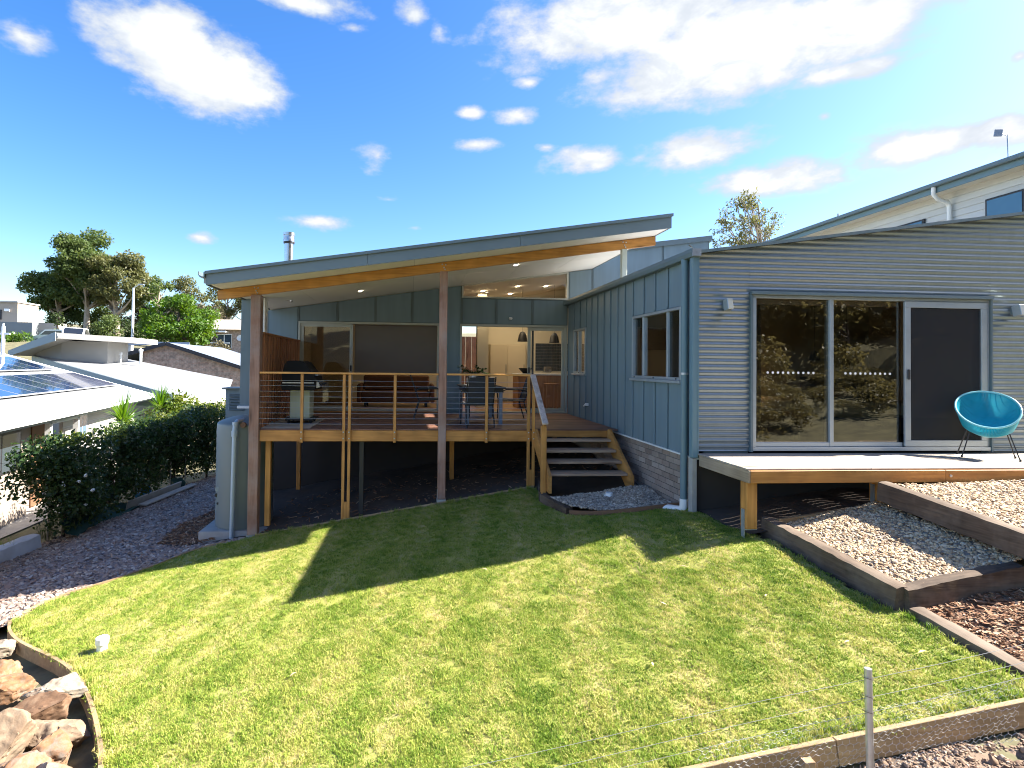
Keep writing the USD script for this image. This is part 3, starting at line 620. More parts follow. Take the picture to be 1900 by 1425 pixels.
mulch(Polygon([(-4.6, 11.4), (-4.55, 10.2), (-3.9, 9.8), (-3.4, 9.9), (-3.9, 11), (-3.9, 12.6)]), lambda x, y: lawn_z(x, y)-.01, 1500, .022, 'dark red mulch around the tank slab', 22)
mulch(BARE.intersection(sbox(-2.6, 9.7, 3.8, 12)), lambda x, y: lawn_z(x, y)-.01+und(x, y, .16, 2.2), 50, .03, 'bark litter under the main deck', 23)
# ------------------------------------------------------------------ the house
def zs(x): return 2.91+0.15*x           # soffit of the main roof
def zt(x): return 3.135+0.153*x         # top of its fascia
def zw(x): return 2.70+0.142*(x-3.86)   # roof of the wing
H = worldthing('house', 'blue grey skillion roofed house with an L shaped wing and two timber decks', 'house', (1.0, 13.0, 0.0))
def quad_xz(x0, x1, z0f, z1f, y0, y1):
    f0 = z0f if callable(z0f) else (lambda x: z0f); f1 = z1f if callable(z1f) else (lambda x: z1f)
    return prism([(x0, f0(x0)), (x1, f0(x1)), (x1, f1(x1)), (x0, f1(x0))], 1, y0, y1)
YB = 13.02
bw = part(H, 'back_wall', MB().add(quad_xz(-3.38, -2.65, -.12, lambda x: zs(x)-.01, YB+.014, YB+.12)).add(quad_xz(-2.65, .70, 2.16, lambda x: zs(x)-.01, YB+.014, YB+.12))
     .add(quad_xz(.70, 1.24, -.12, lambda x: zs(x)-.01, YB+.014, YB+.12)).add(quad_xz(1.24, 3.87, 2.16, 2.79, YB+.014, YB+.12)).add(quad_xz(1.24, 3.87, lambda x: 3.085+.1405*(x-1.23)+.03, lambda x: zs(x)-.01, YB+.014, YB+.12))
     .add(quad_xz(3.87, 4.5, 2.6, lambda x: zs(x)-.01, YB+.014, YB+.12)).add(quad_xz(4.5, 7.5, 2.6, lambda x: 4.294+.137*(x-6.1)-.02, YB+.014, YB+.12)), 'blue_grey_trim')
JX = [-3.36, -2.65, -1.734, -.841, .036, .70, 1.24, 2.085, 2.98, 3.86]
def bpanel(x0, x1, z0, z1): part(bw, 'cladding_panel', quad_xz(x0+.030, x1-.030, z0, z1, YB, YB+.013), 'blue_grey_paint')
soff = lambda x: zs(x)-.012
bpanel(-3.36, -2.65, -.10, soff)
for a, b in zip(JX[1:5], JX[2:6]): bpanel(a, b, 2.175, soff)
bpanel(.70, 1.24, -.10, soff)
for a, b in zip(JX[6:9], JX[7:10]): bpanel(a, b, 2.175, 2.765)
bpanel(3.875, 4.477, 2.62, soff)
rt = lambda x: 4.294+.137*(x-6.1)-.13
bpanel(4.477, 6.286, 2.7, lambda x: min(rt(x), 9)); bpanel(6.286, 7.5, 2.7, rt)
for x in JX[1:5]+JX[6:7]: part(bw, 'joint_batten', quad_xz(x-.018, x+.018, 2.18, lambda t: zs(t)-.02 if x < 1.2 else 2.76, YB-.012, YB-.001), 'blue_grey_trim')
for x in JX[7:9]: part(bw, 'joint_batten', bx(x-.018, x+.018, YB-.012, YB-.001, 2.18, 2.762), 'blue_grey_trim')
part(bw, 'parapet_capping', quad_xz(4.52, 7.55, lambda x: 4.294+.137*(x-6.1)-.128, lambda x: 4.294+.137*(x-6.1), YB-.05, YB+.16), 'blue_grey_trim')
part(H, 'fin_wall', quad_xz(-3.36, -2.93, .30, lambda x: zs(x)-.01, 11.0, 11.18), 'blue_grey_paint')
part(H, 'fin_trim', MB().box(-2.928, -2.895, 10.985, 11.19, .30, 2.45, ch=.004).box(-3.40, -2.895, 10.96, 11.2, .245, .298, ch=.006), 'white_trim')
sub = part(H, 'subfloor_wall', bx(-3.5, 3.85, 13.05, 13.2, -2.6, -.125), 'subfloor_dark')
# main roof
RF = part(H, 'main_roof', quad_xz(-3.36, 4.47, lambda x: zs(x)+.03, lambda x: zt(x)-.03, 9.03, 19.4), 'zinc_roof')
for k in range(7):
    a, b = -3.28+k*1.112, -3.28+(k+1)*1.112
    for y0, y1 in ((9.03, 9.60), (9.70, 11.3), (11.305, 13.02)):
        part(RF, 'soffit_panel', quad_xz(a+.003, b-.003, lambda x: zs(x), lambda x: zs(x)+.02, y0+.003, y1-.003), 'white_soffit')
for a, b in ((-3.31, -.727), (-.721, 1.841), (1.847, 4.50)):
    part(RF, 'fascia_board', quad_xz(a, b, lambda x: zs(x)-.01, lambda x: zt(x)-.045, 9.0, 9.025), 'blue_grey_metal')
part(RF, 'barge_capping', quad_xz(-3.33, 4.52, lambda x: zt(x)-.05, lambda x: zt(x), 8.97, 9.06), 'blue_grey_trim')
part(RF, 'side_fascia', quad_xz(4.475, 4.50, lambda x: zs(x)-.01, lambda x: zt(x)-.01, 9.027, 13.0), 'blue_grey_metal')
part(RF, 'eave_gutter', prism([(-3.43, zt(-3.36)-.005), (-3.43, zt(-3.36)-.06), (-3.40, zt(-3.36)-.10), (-3.33, zt(-3.36)-.10), (-3.33, zt(-3.36)-.012), (-3.345, zt(-3.36)-.012), (-3.345, zt(-3.36)-.085), (-3.395, zt(-3.36)-.085), (-3.418, zt(-3.36)-.055), (-3.418, zt(-3.36)-.005)], 1, 8.965, 13.0), 'blue_grey_trim')
part(RF, 'left_fascia', quad_xz(-3.325, -3.312, lambda x: zs(x)-.01, lambda x: zt(x)-.1, 9.027, 13.0), 'blue_grey_metal')
part(RF, 'rear_roof', quad_xz(4.55, 7.5, lambda x: 4.294+.137*(x-6.1)-.25, lambda x: 4.294+.137*(x-6.1)-.05, YB+.17, 19.4), 'zinc_roof')
for x, y in ((-1.105, 11.82), (2.145, 10.93)):
    dl = part(RF, 'downlight', lathe([(.062, 0), (.062, -.006), (.045, -.008)], (x, y, zs(x)-.002), 20), 'white_trim')
    part(dl, 'lamp_disc', lathe([(.046, -.004), (.0, -.004)], (x, y, zs(x)-.002), 20), 'veranda_glow')
bm = part(H, 'veranda_beam', quad_xz(-3.345, 4.505, lambda x: zs(x)-.172, lambda x: zs(x)-.004, 9.62, 9.69), 'beam_timber')
for x in (-2.69, .585, 3.91):
    b = MB()
    for dx, dz in ((-.03, -.045), (.03, -.05), (0, -.10), (0.02, -.135)): b.add(rot(lathe([(.014, 0), (.014, .008), (.008, .014), (0, .014)], (0, 0, 0), 8), rx=math.pi/2, t=(x+dx, 9.62, zs(x)+dz)))
    part(bm, 'bolt', b, 'galvanised')
fl = lathe([(.095, 0), (.095, 1.25), (.098, 1.25), (.098, 1.29), (.125, 1.30), (.125, 1.36), (.115, 1.38), (.115, 1.44), (.128, 1.445), (.128, 1.50), (.0, 1.51)], (-2.675, 12.0, 2.5), 28)
part(H, 'flue', fl, 'stainless', 30)
part(H, 'flue_band', lathe([(.10, 0), (.118, .01), (.118, .09), (.10, .1)], (-2.675, 12.0, 3.76), 28), 'black_powder', 30)
def post(x0, x1, y0, y1, z0, z1, matn, label=None, foot=True):
    p = part(H, 'post', bx(x0, x1, y0, y1, z0, z1, ch=.008), matn, label=label)
    if foot:
        part(p, 'foot_bracket', MB().box(x0-.012, x1+.012, y0-.004, y1+.004, z0-.05, z0-.002).box(x0-.006, x0-.001, y0+.03, y1-.03, z0, z0+.16), 'galvanised')
post(-2.775, -2.605, 9.60, 9.76, -1.83, zs(-2.69)-.17, 'post_timber_brown')
post(.515, .655, 9.60, 9.74, -1.24, zs(.585)-.17, 'post_timber_brown')
post(3.862, 3.962, 9.61, 9.70, 2.72, zs(3.9)-.17, 'steel_green_grey', 'pale steel post standing on the wing roof', False)

# openings in the back wall
def frame_rect(x0, x1, z0, z1, w, y0, y1):
    return MB().box(x0, x1, y0, y1, z1-w, z1, ch=.003).box(x0, x1, y0, y1, z0, z0+w, ch=.003).box(x0, x0+w, y0, y1, z0+w+.001, z1-w-.001, ch=.003).box(x1-w, x1, y0, y1, z0+w+.001, z1-w-.001, ch=.003)
d1 = part(H, 'sliding_door', frame_rect(-2.65, .70, .03, 2.155, .05, YB-.03, YB+.10), 'cream_frame')
part(d1, 'door_leaf', frame_rect(-2.60, -1.37, .08, 2.105, .075, YB-.005, YB+.035), 'cream_frame')
part(d1, 'pane', bx(-2.524, -1.446, YB+.012, YB+.018, .156, 2.029), 'mirror_pane')
part(d1, 'roller_blind', bx(-1.33, .645, YB+.045, YB+.055, .93, 2.10), 'blind_fabric')
part(d1, 'latch', bx(-1.425, -1.39, YB-.03, YB-.006, .98, 1.12, ch=.008), 'black_powder')
d2 = part(H, 'sliding_door', MB().box(1.20, 3.86, YB-.03, YB+.10, 2.10, 2.155, ch=.003).box(1.20, 3.86, YB-.03, YB+.10, .0, .035, ch=.003).box(1.20, 1.245, YB-.03, YB+.10, .036, 2.099, ch=.003).box(3.80, 3.855, YB-.03, YB+.10, .036, 2.099, ch=.003), 'cream_frame')
part(d2, 'door_leaf', frame_rect(2.87, 3.79, .04, 2.095, .075, YB+.0, YB+.04), 'cream_frame')
part(d2, 'pane', bx(2.946, 3.714, YB+.016, YB+.022, .116, 2.019), 'clear_pane')
part(d2, 'dark_stile', bx(2.985, 3.03, YB+.045, YB+.08, .06, 2.09), 'black_powder')
part(d2, 'latch', bx(2.885, 2.92, YB-.03, YB-.001, .98, 1.12, ch=.008), 'black_powder')
def trz(x): return 3.085+.1405*(x-1.23)
cl = part(H, 'clerestory_window', MB().box(1.235, 3.87, YB-.03, YB+.08, 2.79, 2.83, ch=.003).add(quad_xz(1.235, 3.87, lambda x: trz(x)-.01, lambda x: trz(x)+.03, YB-.03, YB+.08)).add(quad_xz(1.235, 1.27, 2.831, lambda x: trz(x)-.011, YB-.03, YB+.08)).add(quad_xz(3.83, 3.87, 2.831, lambda x: trz(x)-.011, YB-.03, YB+.08)), 'cream_frame')
part(cl, 'pane', quad_xz(1.272, 3.828, 2.832, lambda x: trz(x)-.012, YB+.02, YB+.026), 'clear_pane')
part(H, 'security_light', MB().add(lathe([(.0, 0), (.03, .005), (.045, .03), (.045, .05)], (2.43, YB-.06, 2.27), 16)).box(2.40, 2.46, YB-.03, YB-.001, 2.28, 2.34), 'white_plastic', 30)

# wing: side wall with panels and battens
XW = 3.86
def xbox(x0, x1, y0, y1, z0, z1, ch=0): return bx(x0, x1, y0, y1, z0, z1, ch)
sw = part(H, 'wing_side_wall', MB().box(3.877, 3.97, 7.02, 7.45, -.07, 2.70).box(3.877, 3.97, 9.06, 11.62, -.07, 2.70).box(3.877, 3.97, 12.42, 13.0, -.07, 2.70).box(3.877, 3.97, 7.45, 9.06, -.07, 1.0).box(3.877, 3.97, 7.45, 9.06, 1.99, 2.70).box(3.877, 3.97, 11.62, 12.42, -.07, 1.03).box(3.877, 3.97, 11.62, 12.42, 1.98, 2.70), 'blue_grey_trim')
BY = [7.03, 7.40, 7.82, 8.24, 8.66, 9.09, 9.44, 9.79, 10.15, 10.51, 10.88, 11.24, 11.60, 12.02, 12.45, 13.0]
WIN = [(7.40, 9.09, .955, 2.03), (11.60, 12.45, .99, 2.02)]
for a, b in zip(BY, BY[1:]):
    segs = [(-.065, 2.66)]
    for y0, y1, z0, z1 in WIN:
        if a >= y0-.01 and b <= y1+.01: segs = [(-.065, z0-.005), (z1+.005, 2.66)]
    for z0, z1 in segs: part(sw, 'cladding_panel', xbox(XW, 3.876, a+.028, b-.028, z0, z1), 'blue_grey_paint')
for y in BY[1:-1]:
    segs = [(-.065, 2.655)]
    for y0, y1, z0, z1 in WIN:
        if y0-.02 < y < y1+.02: segs = [(-.065, z0-.03), (z1+.02, 2.655)]
    for z0, z1 in segs: part(sw, 'joint_batten', xbox(XW-.02, XW-.001, y-.019, y+.019, z0, z1, ch=.003), 'blue_grey_paint')
part(sw, 'base_flashing', xbox(XW-.022, XW+.05, 7.0, 13.0, -.088, -.067), 'white_trim')
def side_window(y0, y1, z0, z1, mull, leaf):
    w = .042
    f = MB().box(3.835, 3.93, y0, y1, z1-w, z1, ch=.003).box(3.835, 3.93, y0, y1, z0, z0+w, ch=.003).box(3.835, 3.93, y0, y0+w, z0+w+.001, z1-w-.001, ch=.003).box(3.835, 3.93, y1-w, y1, z0+w+.001, z1-w-.001, ch=.003)
    wn = part(H, 'window', f, 'pale_window_frame')
    ys = [y0+w]+[m for m in mull]+[y1-w]
    for m in mull: part(wn, 'mullion', bx(3.845, 3.92, m-.03, m+.03, z0+w+.002, z1-w-.002, ch=.003), 'pale_window_frame')
    for q, (a, b) in enumerate(zip(ys, ys[1:])):
        part(wn, 'pane', bx(3.875, 3.881, a+.031, b-.031, z0+w+.002, z1-w-.002), 'dim_pane' if leaf[q] == 'd' else 'clear_pane')
    part(wn, 'window_sill', bx(3.80, 3.87, y0-.03, y1+.03, z0-.045, z0-.004, ch=.006), 'pale_window_frame')
    for k in range(3 if y1-y0 > 1 else 2): part(wn, 'screw_cap', bx(3.825, 3.836, y0+.12+k*(y1-y0-.24)/2-.012, y0+.12+k*(y1-y0-.24)/2+.012, z0+.01, z0+.03), 'black_powder')
side_window(7.40, 9.09, .965, 2.025, (7.82, 8.67), 'dcd')
side_window(11.60, 12.45, .995, 2.015, (12.10,), 'cd')
part(H, 'wall_tap', MB().add(lathe([(.028, 0), (.028, .03), (.0, .03)], (0, 0, 0), 12)).add(tube([(3.86, 11.44, .33), (3.79, 11.44, .33), (3.76, 11.44, .29)], .014, 8)).box(3.80, 3.86, 11.41, 11.47, .30, .36), 'white_plastic')
# brick plinth under it
pl = part(H, 'brick_plinth', bx(3.90, 3.99, 7.07, 13.0, -1.15, -.09), 'mortar')
for r_ in range(12):
    z1 = -.094-r_*.086; o = .12*(r_ % 2); y = 7.075
    while y < 11.2:
        L_ = .232 if not (y < 7.08 and o) else .112
        part(pl, 'brick', bx(3.884+rng.uniform(-.002, .002), 3.94, y, y+L_, z1-.075, z1), 'house_brick'); y += L_+.010
# wing: corrugated front
YW = 6.99
def corr(x0, x1, z0, z1f, nx):
    xs = np.linspace(x0, x1, nx); zmax = max(z1f(x0), z1f(x1)); zz = np.arange(z0, zmax+.0095, .0095)
    X, Z = np.meshgrid(xs, zz, indexing='ij'); top_ = np.array([z1f(x) for x in xs])[:, None]; Z = np.minimum(Z, top_)
    Y = YW-.0095*np.sin(2*np.pi*Z/.0762)
    n = len(zz); i, j = np.meshgrid(np.arange(nx-1), np.arange(n-1), indexing='ij'); k = (i*n+j).ravel()
    V = np.stack([X, Y, Z], -1).reshape(-1, 3); F = np.vstack([np.stack([k, k+n, k+n+1], 1), np.stack([k, k+n+1, k+1], 1)])
    a = np.linalg.norm(np.cross(V[F[:, 1]]-V[F[:, 0]], V[F[:, 2]]-V[F[:, 0]]), axis=1); return V, F[a > 1e-9]
fw = part(H, 'wing_front_wall', MB().box(3.90, 4.60, 7.02, 7.12, -.02, 2.66).add(quad_xz(4.60, 8.16, 2.2, lambda x: zw(x)-.03, 7.02, 7.12)).add(quad_xz(8.16, 9.7, -.02, lambda x: zw(x)-.03, 7.02, 7.12)), 'blue_grey_trim')
part(fw, 'corrugated_sheet', corr(3.868, 4.595, .03, lambda x: zw(x)-.012, 8), 'corrugated_metal', True)
part(fw, 'corrugated_sheet', corr(4.597, 8.162, 2.205, lambda x: zw(x)-.012, 60), 'corrugated_metal', True)
part(fw, 'corrugated_sheet', corr(8.164, 9.7, .03, lambda x: zw(x)-.012, 26), 'corrugated_metal', True)
part(fw, 'corner_flashing', MB().box(3.785, 3.866, 6.965, 7.06, -.06, 2.66, ch=.006).box(3.858, 3.872, 6.96, 7.0, .0, 2.67), 'downpipe_blue')
part(fw, 'corner_pier', bx(3.79, 3.858, 6.98, 7.08, -.86, -.07, ch=.004), 'concrete')
part(fw, 'head_flashing', MB().box(4.60, 8.16, 6.93, 7.02, 2.155, 2.2, ch=.004), 'blue_grey_trim')
part(fw, 'jamb_flashing', MB().box(4.598, 4.63, 6.955, 7.02, .02, 2.154).box(8.142, 8.165, 6.955, 7.02, .02, 2.154), 'blue_grey_trim')
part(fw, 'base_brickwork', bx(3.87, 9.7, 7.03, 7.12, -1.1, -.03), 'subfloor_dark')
RW = part(H, 'wing_roof', quad_xz(3.76, 9.75, lambda x: zw(x)-.0, lambda x: zw(x)+.026, 6.93, 13.0), 'zinc_roof')
part(RW, 'barge_capping', quad_xz(3.80, 9.76, lambda x: zw(x)-.012, lambda x: zw(x)+.03, 6.915, 6.929), 'blue_grey_metal')
part(RW, 'eave_gutter', prism([(3.735, 2.745), (3.735, 2.70), (3.755, 2.645), (3.84, 2.640), (3.855, 2.655), (3.855, 2.70), (3.845, 2.70), (3.84, 2.655), (3.765, 2.66), (3.748, 2.70), (3.748, 2.745)], 1, 6.90, 13.0), 'blue_grey_trim')
part(RW, 'gutter_end', MB().box(3.74, 3.86, 6.895, 6.91, 2.645, 2.742).add(obox((3.70, 6.93, 2.80), (3.80, 6.93, 2.72), .03, .004)), 'galvanised')
dp = part(H, 'downpipe', tube([(3.79, 7.20, -.74), (3.79, 7.20, 2.655)], .047, 18), 'downpipe_blue', 40)
part(dp, 'pipe_elbow', tube([(3.79, 7.20, -.66), (3.79, 7.20, -.76), (3.785, 7.22, -.80), (3.76, 7.26, -.825), (3.66, 7.38, -.835), (3.58, 7.46, -.86)], [.054, .054, .054, .052, .052, .05], 16), 'white_plastic', 40)
part(dp, 'pipe_bracket', MB().add(lathe([(.05, 0), (.053, .0), (.053, .03), (.05, .03)], (3.79, 7.20, 1.05), 18)).box(3.80, 3.86, 7.19, 7.21, 1.05, 1.08), 'galvanised')
# wing: sliding door
d3 = part(H, 'sliding_door', MB().box(4.632, 8.14, 6.985, 7.13, 2.112, 2.153, ch=.003).box(4.632, 8.14, 6.965, 7.13, .032, .085, ch=.003).box(4.632, 4.682, 6.965, 7.13, .086, 2.111, ch=.003).box(8.092, 8.14, 6.985, 7.13, .086, 2.111, ch=.003).box(5.765, 5.822, 6.995, 7.10, .086, 2.111, ch=.003), 'pale_window_frame')
part(d3, 'pelmet', bx(4.684, 6.85, 7.06, 7.12, 2.035, 2.108), 'tan_render')
part(d3, 'bottom_rail', MB().box(4.684, 5.764, 7.00, 7.05, .087, .145, ch=.003).box(5.824, 6.85, 7.01, 7.06, .087, .145, ch=.003), 'pale_window_frame')
for a, b, y in ((4.684, 5.763, 7.026), (5.824, 6.852, 7.036)):
    pn = part(d3, 'pane', bx(a, b, y, y+.006, .146, 2.11), 'mirror_pane')
    dots = MB()
    for q in range(10): dots.add(rot(lathe([(.0, 0), (.017, 0), (.017, -.003), (.0, -.003)], (0, 0, 0), 10), rx=math.pi/2, t=(a+.20+q*.0735, y-.004, 1.095)))
    part(pn, 'safety_dots', dots, 'white_plastic')
lf = part(d3, 'screen_leaf', frame_rect(6.853, 8.088, .09, 2.108, .085, 6.968, 7.0), 'pale_window_frame')
part(lf, 'insect_screen', bx(6.939, 8.002, 6.982, 6.985, .176, 2.022), 'fly_screen')
part(d3, 'pane', bx(6.94, 8.09, 7.05, 7.056, .09, 2.10), 'dim_pane')
part(d3, 'latch', bx(6.875, 6.915, 6.945, 6.967, 1.02, 1.16, ch=.008), 'black_powder')
part(d3, 'pull_handle', bx(4.69, 4.712, 6.99, 7.02, .95, 1.25, ch=.006), 'black_powder')
for x in (4.243, 8.50):
    lp = part(H, 'wall_lamp', rot(bx(-.038, .038, -.055, .055, -.075, .075, ch=.006), rx=-.18, t=(x, 6.905, 2.0)), 'pale_window_frame')
    part(lp, 'lamp_bracket', bx(x-.03, x+.03, 6.955, 6.985, 1.95, 2.05), 'blue_grey_trim')

# inside of the house
part(H, 'inside_floor', MB().box(-3.38, 7.4, 13.13, 19.3, -.12, .0), 'inside_floor')
part(H, 'room_walls', MB().box(-3.38, -3.28, 13.13, 19.3, .0, 2.6).box(-3.38, 1.55, 18.2, 18.32, .0, 3.5).box(2.20, 7.4, 17.35, 17.45, .0, 4.2).add(quad_xz(1.55, 2.20, 2.75, 3.4, 18.2, 18.32)).box(7.4, 7.5, 13.13, 19.3, 0, 4.3).box(1.86, 2.12, 14.9, 15.2, 0, 3.15).box(2.20, 2.32, 15.9, 17.35, 0, 3.2), 'cream_wall')
part(H, 'room_ceiling', MB().add(quad_xz(-3.28, 4.46, lambda x: zs(x)-.012, lambda x: zs(x)+.026, 13.13, 19.3)).add(quad_xz(4.47, 7.4, lambda x: 3.62+.137*(x-4.47), lambda x: 3.66+.137*(x-4.47), 13.13, 19.3)), 'ceiling_warm')
for x, y in ((1.95, 14.6), (2.9, 14.6), (2.0, 16.2), (3.0, 16.2), (3.9, 15.4)):
    part(H, 'downlight', lathe([(.05, 0), (.0, 0)], (x, y, zs(x)-.018), 16), 'lamp_glow')
part(H, 'wing_room', MB().box(3.98, 9.6, 7.13, 10.6, -.1, .02), 'dark_fabric')
part(H, 'curtain', MB().add((lambda xs: (np.vstack([np.column_stack([xs, 7.22+.03*np.sin(xs*60), 0*xs+.03]), np.column_stack([xs, 7.22+.03*np.sin(xs*60), 0*xs+2.1])]), np.array([[i, i+1, i+1+len(xs)] for i in range(len(xs)-1)]+[[i, i+1+len(xs), i+len(xs)] for i in range(len(xs)-1)])))(np.linspace(4.66, 4.93, 40))), 'blind_fabric', True)
part(H, 'wing_room_walls', MB().box(3.98, 9.6, 10.6, 10.7, .0, 2.62).box(9.6, 9.7, 7.13, 10.6, .0, 2.62).box(3.98, 9.6, 7.13, 10.6, 2.62, 2.68), 'room_wall')

# ------------------------------------------------------------------ main deck
DK = worldthing('main_deck', 'raised brown timber deck under the big sloping roof', 'deck', (.6, 11.3, -.2))
y = 9.665; k = 0
while y < 12.98:
    cut = rng.uniform(-1.6, 2.6)
    for a, b in ((-2.60, cut-.0015), (cut+.0015, 3.83)): part(DK, 'deck_board', bx(a, b, y, y+.086, -.021, rng.uniform(-.001, .001), ch=.003), 'deck_board_timber')
    y += .0905
part(DK, 'edge_beam', bx(-2.595, 2.235, 9.642, 9.69, -.215, -.023, ch=.004), 'deck_beam_timber')
part(DK, 'edge_beam', bx(2.30, 3.66, 9.645, 9.69, -.135, -.023, ch=.004), 'deck_beam_timber')
part(DK, 'side_beam', bx(-2.64, -2.598, 9.65, 12.98, -.215, -.023, ch=.004), 'side_fascia_grey')
for q in range(14): part(DK, 'joist', bx(-2.5+q*.47-.022, -2.5+q*.47+.022, 9.692, 12.98, -.17, -.024), 'stringer_timber')
part(DK, 'bearer', bx(-2.55, 3.80, 11.3, 11.39, -.34, -.172), 'stringer_timber')
for x, y, zb in ((-2.48, 9.80, -1.72), (-2.49, 12.5, -1.7), (.9, 11.34, -1.3)): part(DK, 'stump', bx(x-.045, x+.045, y-.045, y+.045, zb, -.216 if y < 11 or y > 12 else -.342, ch=.004), 'post_timber_gold')
part(DK, 'stump', bx(-.88, -.80, 9.72, 9.80, -1.52, -.216, ch=.004), 'black_powder')
for k in range(36):
    y0 = 9.80+k*.089; part(DK, 'screen_board', bx(-2.645+.012*(k % 2), -2.62+.012*(k % 2), y0, y0+.082, .005, 1.665, ch=.003), 'screen_timber')
part(DK, 'screen_cap', bx(-2.66, -2.59, 9.78, 13.0, 1.667, 1.70, ch=.004), 'screen_timber')
part(DK, 'screen_rail', MB().box(-2.672, -2.648, 9.8, 12.98, .30, .37).box(-2.672, -2.648, 9.8, 12.98, 1.30, 1.37), 'screen_timber')
for a, b in ((-2.60, .51), (.66, 2.27)): part(DK, 'top_rail', bx(a, b, 9.585, 9.67, .965, 1.0, ch=.006), 'rail_timber')
def baluster(x, z0, w=.05): return part(DK, 'baluster', bx(x-w/2, x+w/2, 9.598, 9.640, z0, .963, ch=.004), 'post_timber_gold')
for x in (-1.877, -.258, 1.38):
    b = baluster(x, -.235)
    part(b, 'bolt', MB().add(rot(lathe([(.013, 0), (.013, .008), (0, .012)], sides=8), rx=math.pi/2, t=(x, 9.597, -.05))).add(rot(lathe([(.013, 0), (.013, .008), (0, .012)], sides=8), rx=math.pi/2, t=(x, 9.597, -.16))), 'galvanised')
for x, zb in ((-1.150, -1.60), (-1.052, -1.60), (2.145, -1.05), (2.238, -1.02)):
    b = baluster(x, zb)
    part(b, 'bolt', MB().add(rot(lathe([(.013, 0), (.013, .008), (0, .012)], sides=8), rx=math.pi/2, t=(x, 9.597, -.05))).add(rot(lathe([(.013, 0), (.013, .008), (0, .012)], sides=8), rx=math.pi/2, t=(x, 9.597, -.16))), 'galvanised')
for x, z0, z1 in ((-1.101, -1.61, -1.27), (2.19, -1.05, -.72)): part(DK, 'packer', bx(x-.023, x+.023, 9.60, 9.638, z0, z1, ch=.003), 'post_timber_gold')
for q in range(9):
    z = .09+q*.095
    part(DK, 'rail_wire', tube([(-2.60, 9.619, z), (.512, 9.619, z)], .003, 5), 'galvanised')
    part(DK, 'rail_wire', tube([(.658, 9.619, z), (2.14, 9.619, z)], .003, 5), 'galvanised')
# stairs
ST = worldthing('timber_stairs', 'open timber steps from the main deck down to the pebble garden', 'stairs', (2.95, 9.2, -.8))
for q, z in enumerate((-.155, -.305, -.455, -.61)):
    yf = 9.45-q*.25
    part(ST, 'tread', bx(2.302, 3.618, yf, yf+.135, z-.045, z, ch=.006), 'tread_timber'); part(ST, 'tread', bx(2.302, 3.618, yf+.14, yf+.275, z-.045, z, ch=.006), 'tread_timber')
def stringer(x0, x1): return prism([(9.66, -.02), (9.66, -.27), (8.72, -.90), (8.56, -.90), (8.56, -.63), (9.58, .02)], 0, x0, x1)
part(ST, 'stringer', stringer(3.62, 3.665), 'stringer_timber'); part(ST, 'stringer', stringer(2.255, 2.30), 'stringer_timber')
part(ST, 'newel', bx(2.165, 2.252, 8.72, 8.79, -.95, .165, ch=.005), 'post_timber_gold')
part(ST, 'handrail', obox((2.215, 9.60, .985), (2.215, 8.66, .20), .095, .038, ch=.005), 'handrail_weathered')
part(ST, 'handrail_bearer', obox((2.215, 9.60, .90), (2.215, 8.72, .155), .04, .09, ch=.004), 'post_timber_gold')

# right deck
RD = worldthing('right_deck', 'low sun bleached timber deck in front of the corrugated wing', 'deck', (6.5, 6.4, -.2))
y = 5.915; k = 0
while y < 6.93:
    cut = rng.uniform(5, 8.2)
    for a, b in ((3.86, cut-.0015), (cut+.0015, 9.6)): part(RD, 'deck_board', bx(a, b, y, y+.086, -.021, rng.uniform(-.001, .001), ch=.003), 'deck_board_grey')
    y += .0905
for a, b in ((3.895, 6.30), (6.303, 9.6)): part(RD, 'edge_beam', bx(a, b, 5.89, 5.93, -.165, -.023, ch=.004), 'deck_beam_timber')
part(RD, 'side_beam', bx(3.87, 3.893, 5.89, 6.955, -.165, -.023, ch=.004), 'side_fascia_grey')
for q in range(12): part(RD, 'joist', bx(4.2+q*.46-.022, 4.2+q*.46+.022, 5.932, 6.96, -.16, -.024), 'stringer_timber')
for x, y, zb in ((3.94, 5.995, -.70), (5.86, 6.34, -.50), (8.0, 6.3, -.42)):
    p = part(RD, 'stump', bx(x-.065, x+.065, y-.06, y+.06, zb, -.166, ch=.006), 'post_timber_gold')
    part(p, 'stirrup', MB().box(x-.075, x-.067, y-.03, y+.03, zb-.12, zb+.22).box(x-.066, x+.066, y-.05, y+.05, zb-.012, zb-.003), 'galvanised')
for x in (6.30, 7.9): part(RD, 'bolt', rot(lathe([(.016, 0), (.016, .008), (0, .012)], sides=8), rx=math.pi/2, t=(x+.06, 5.889, -.09)), 'galvanised')
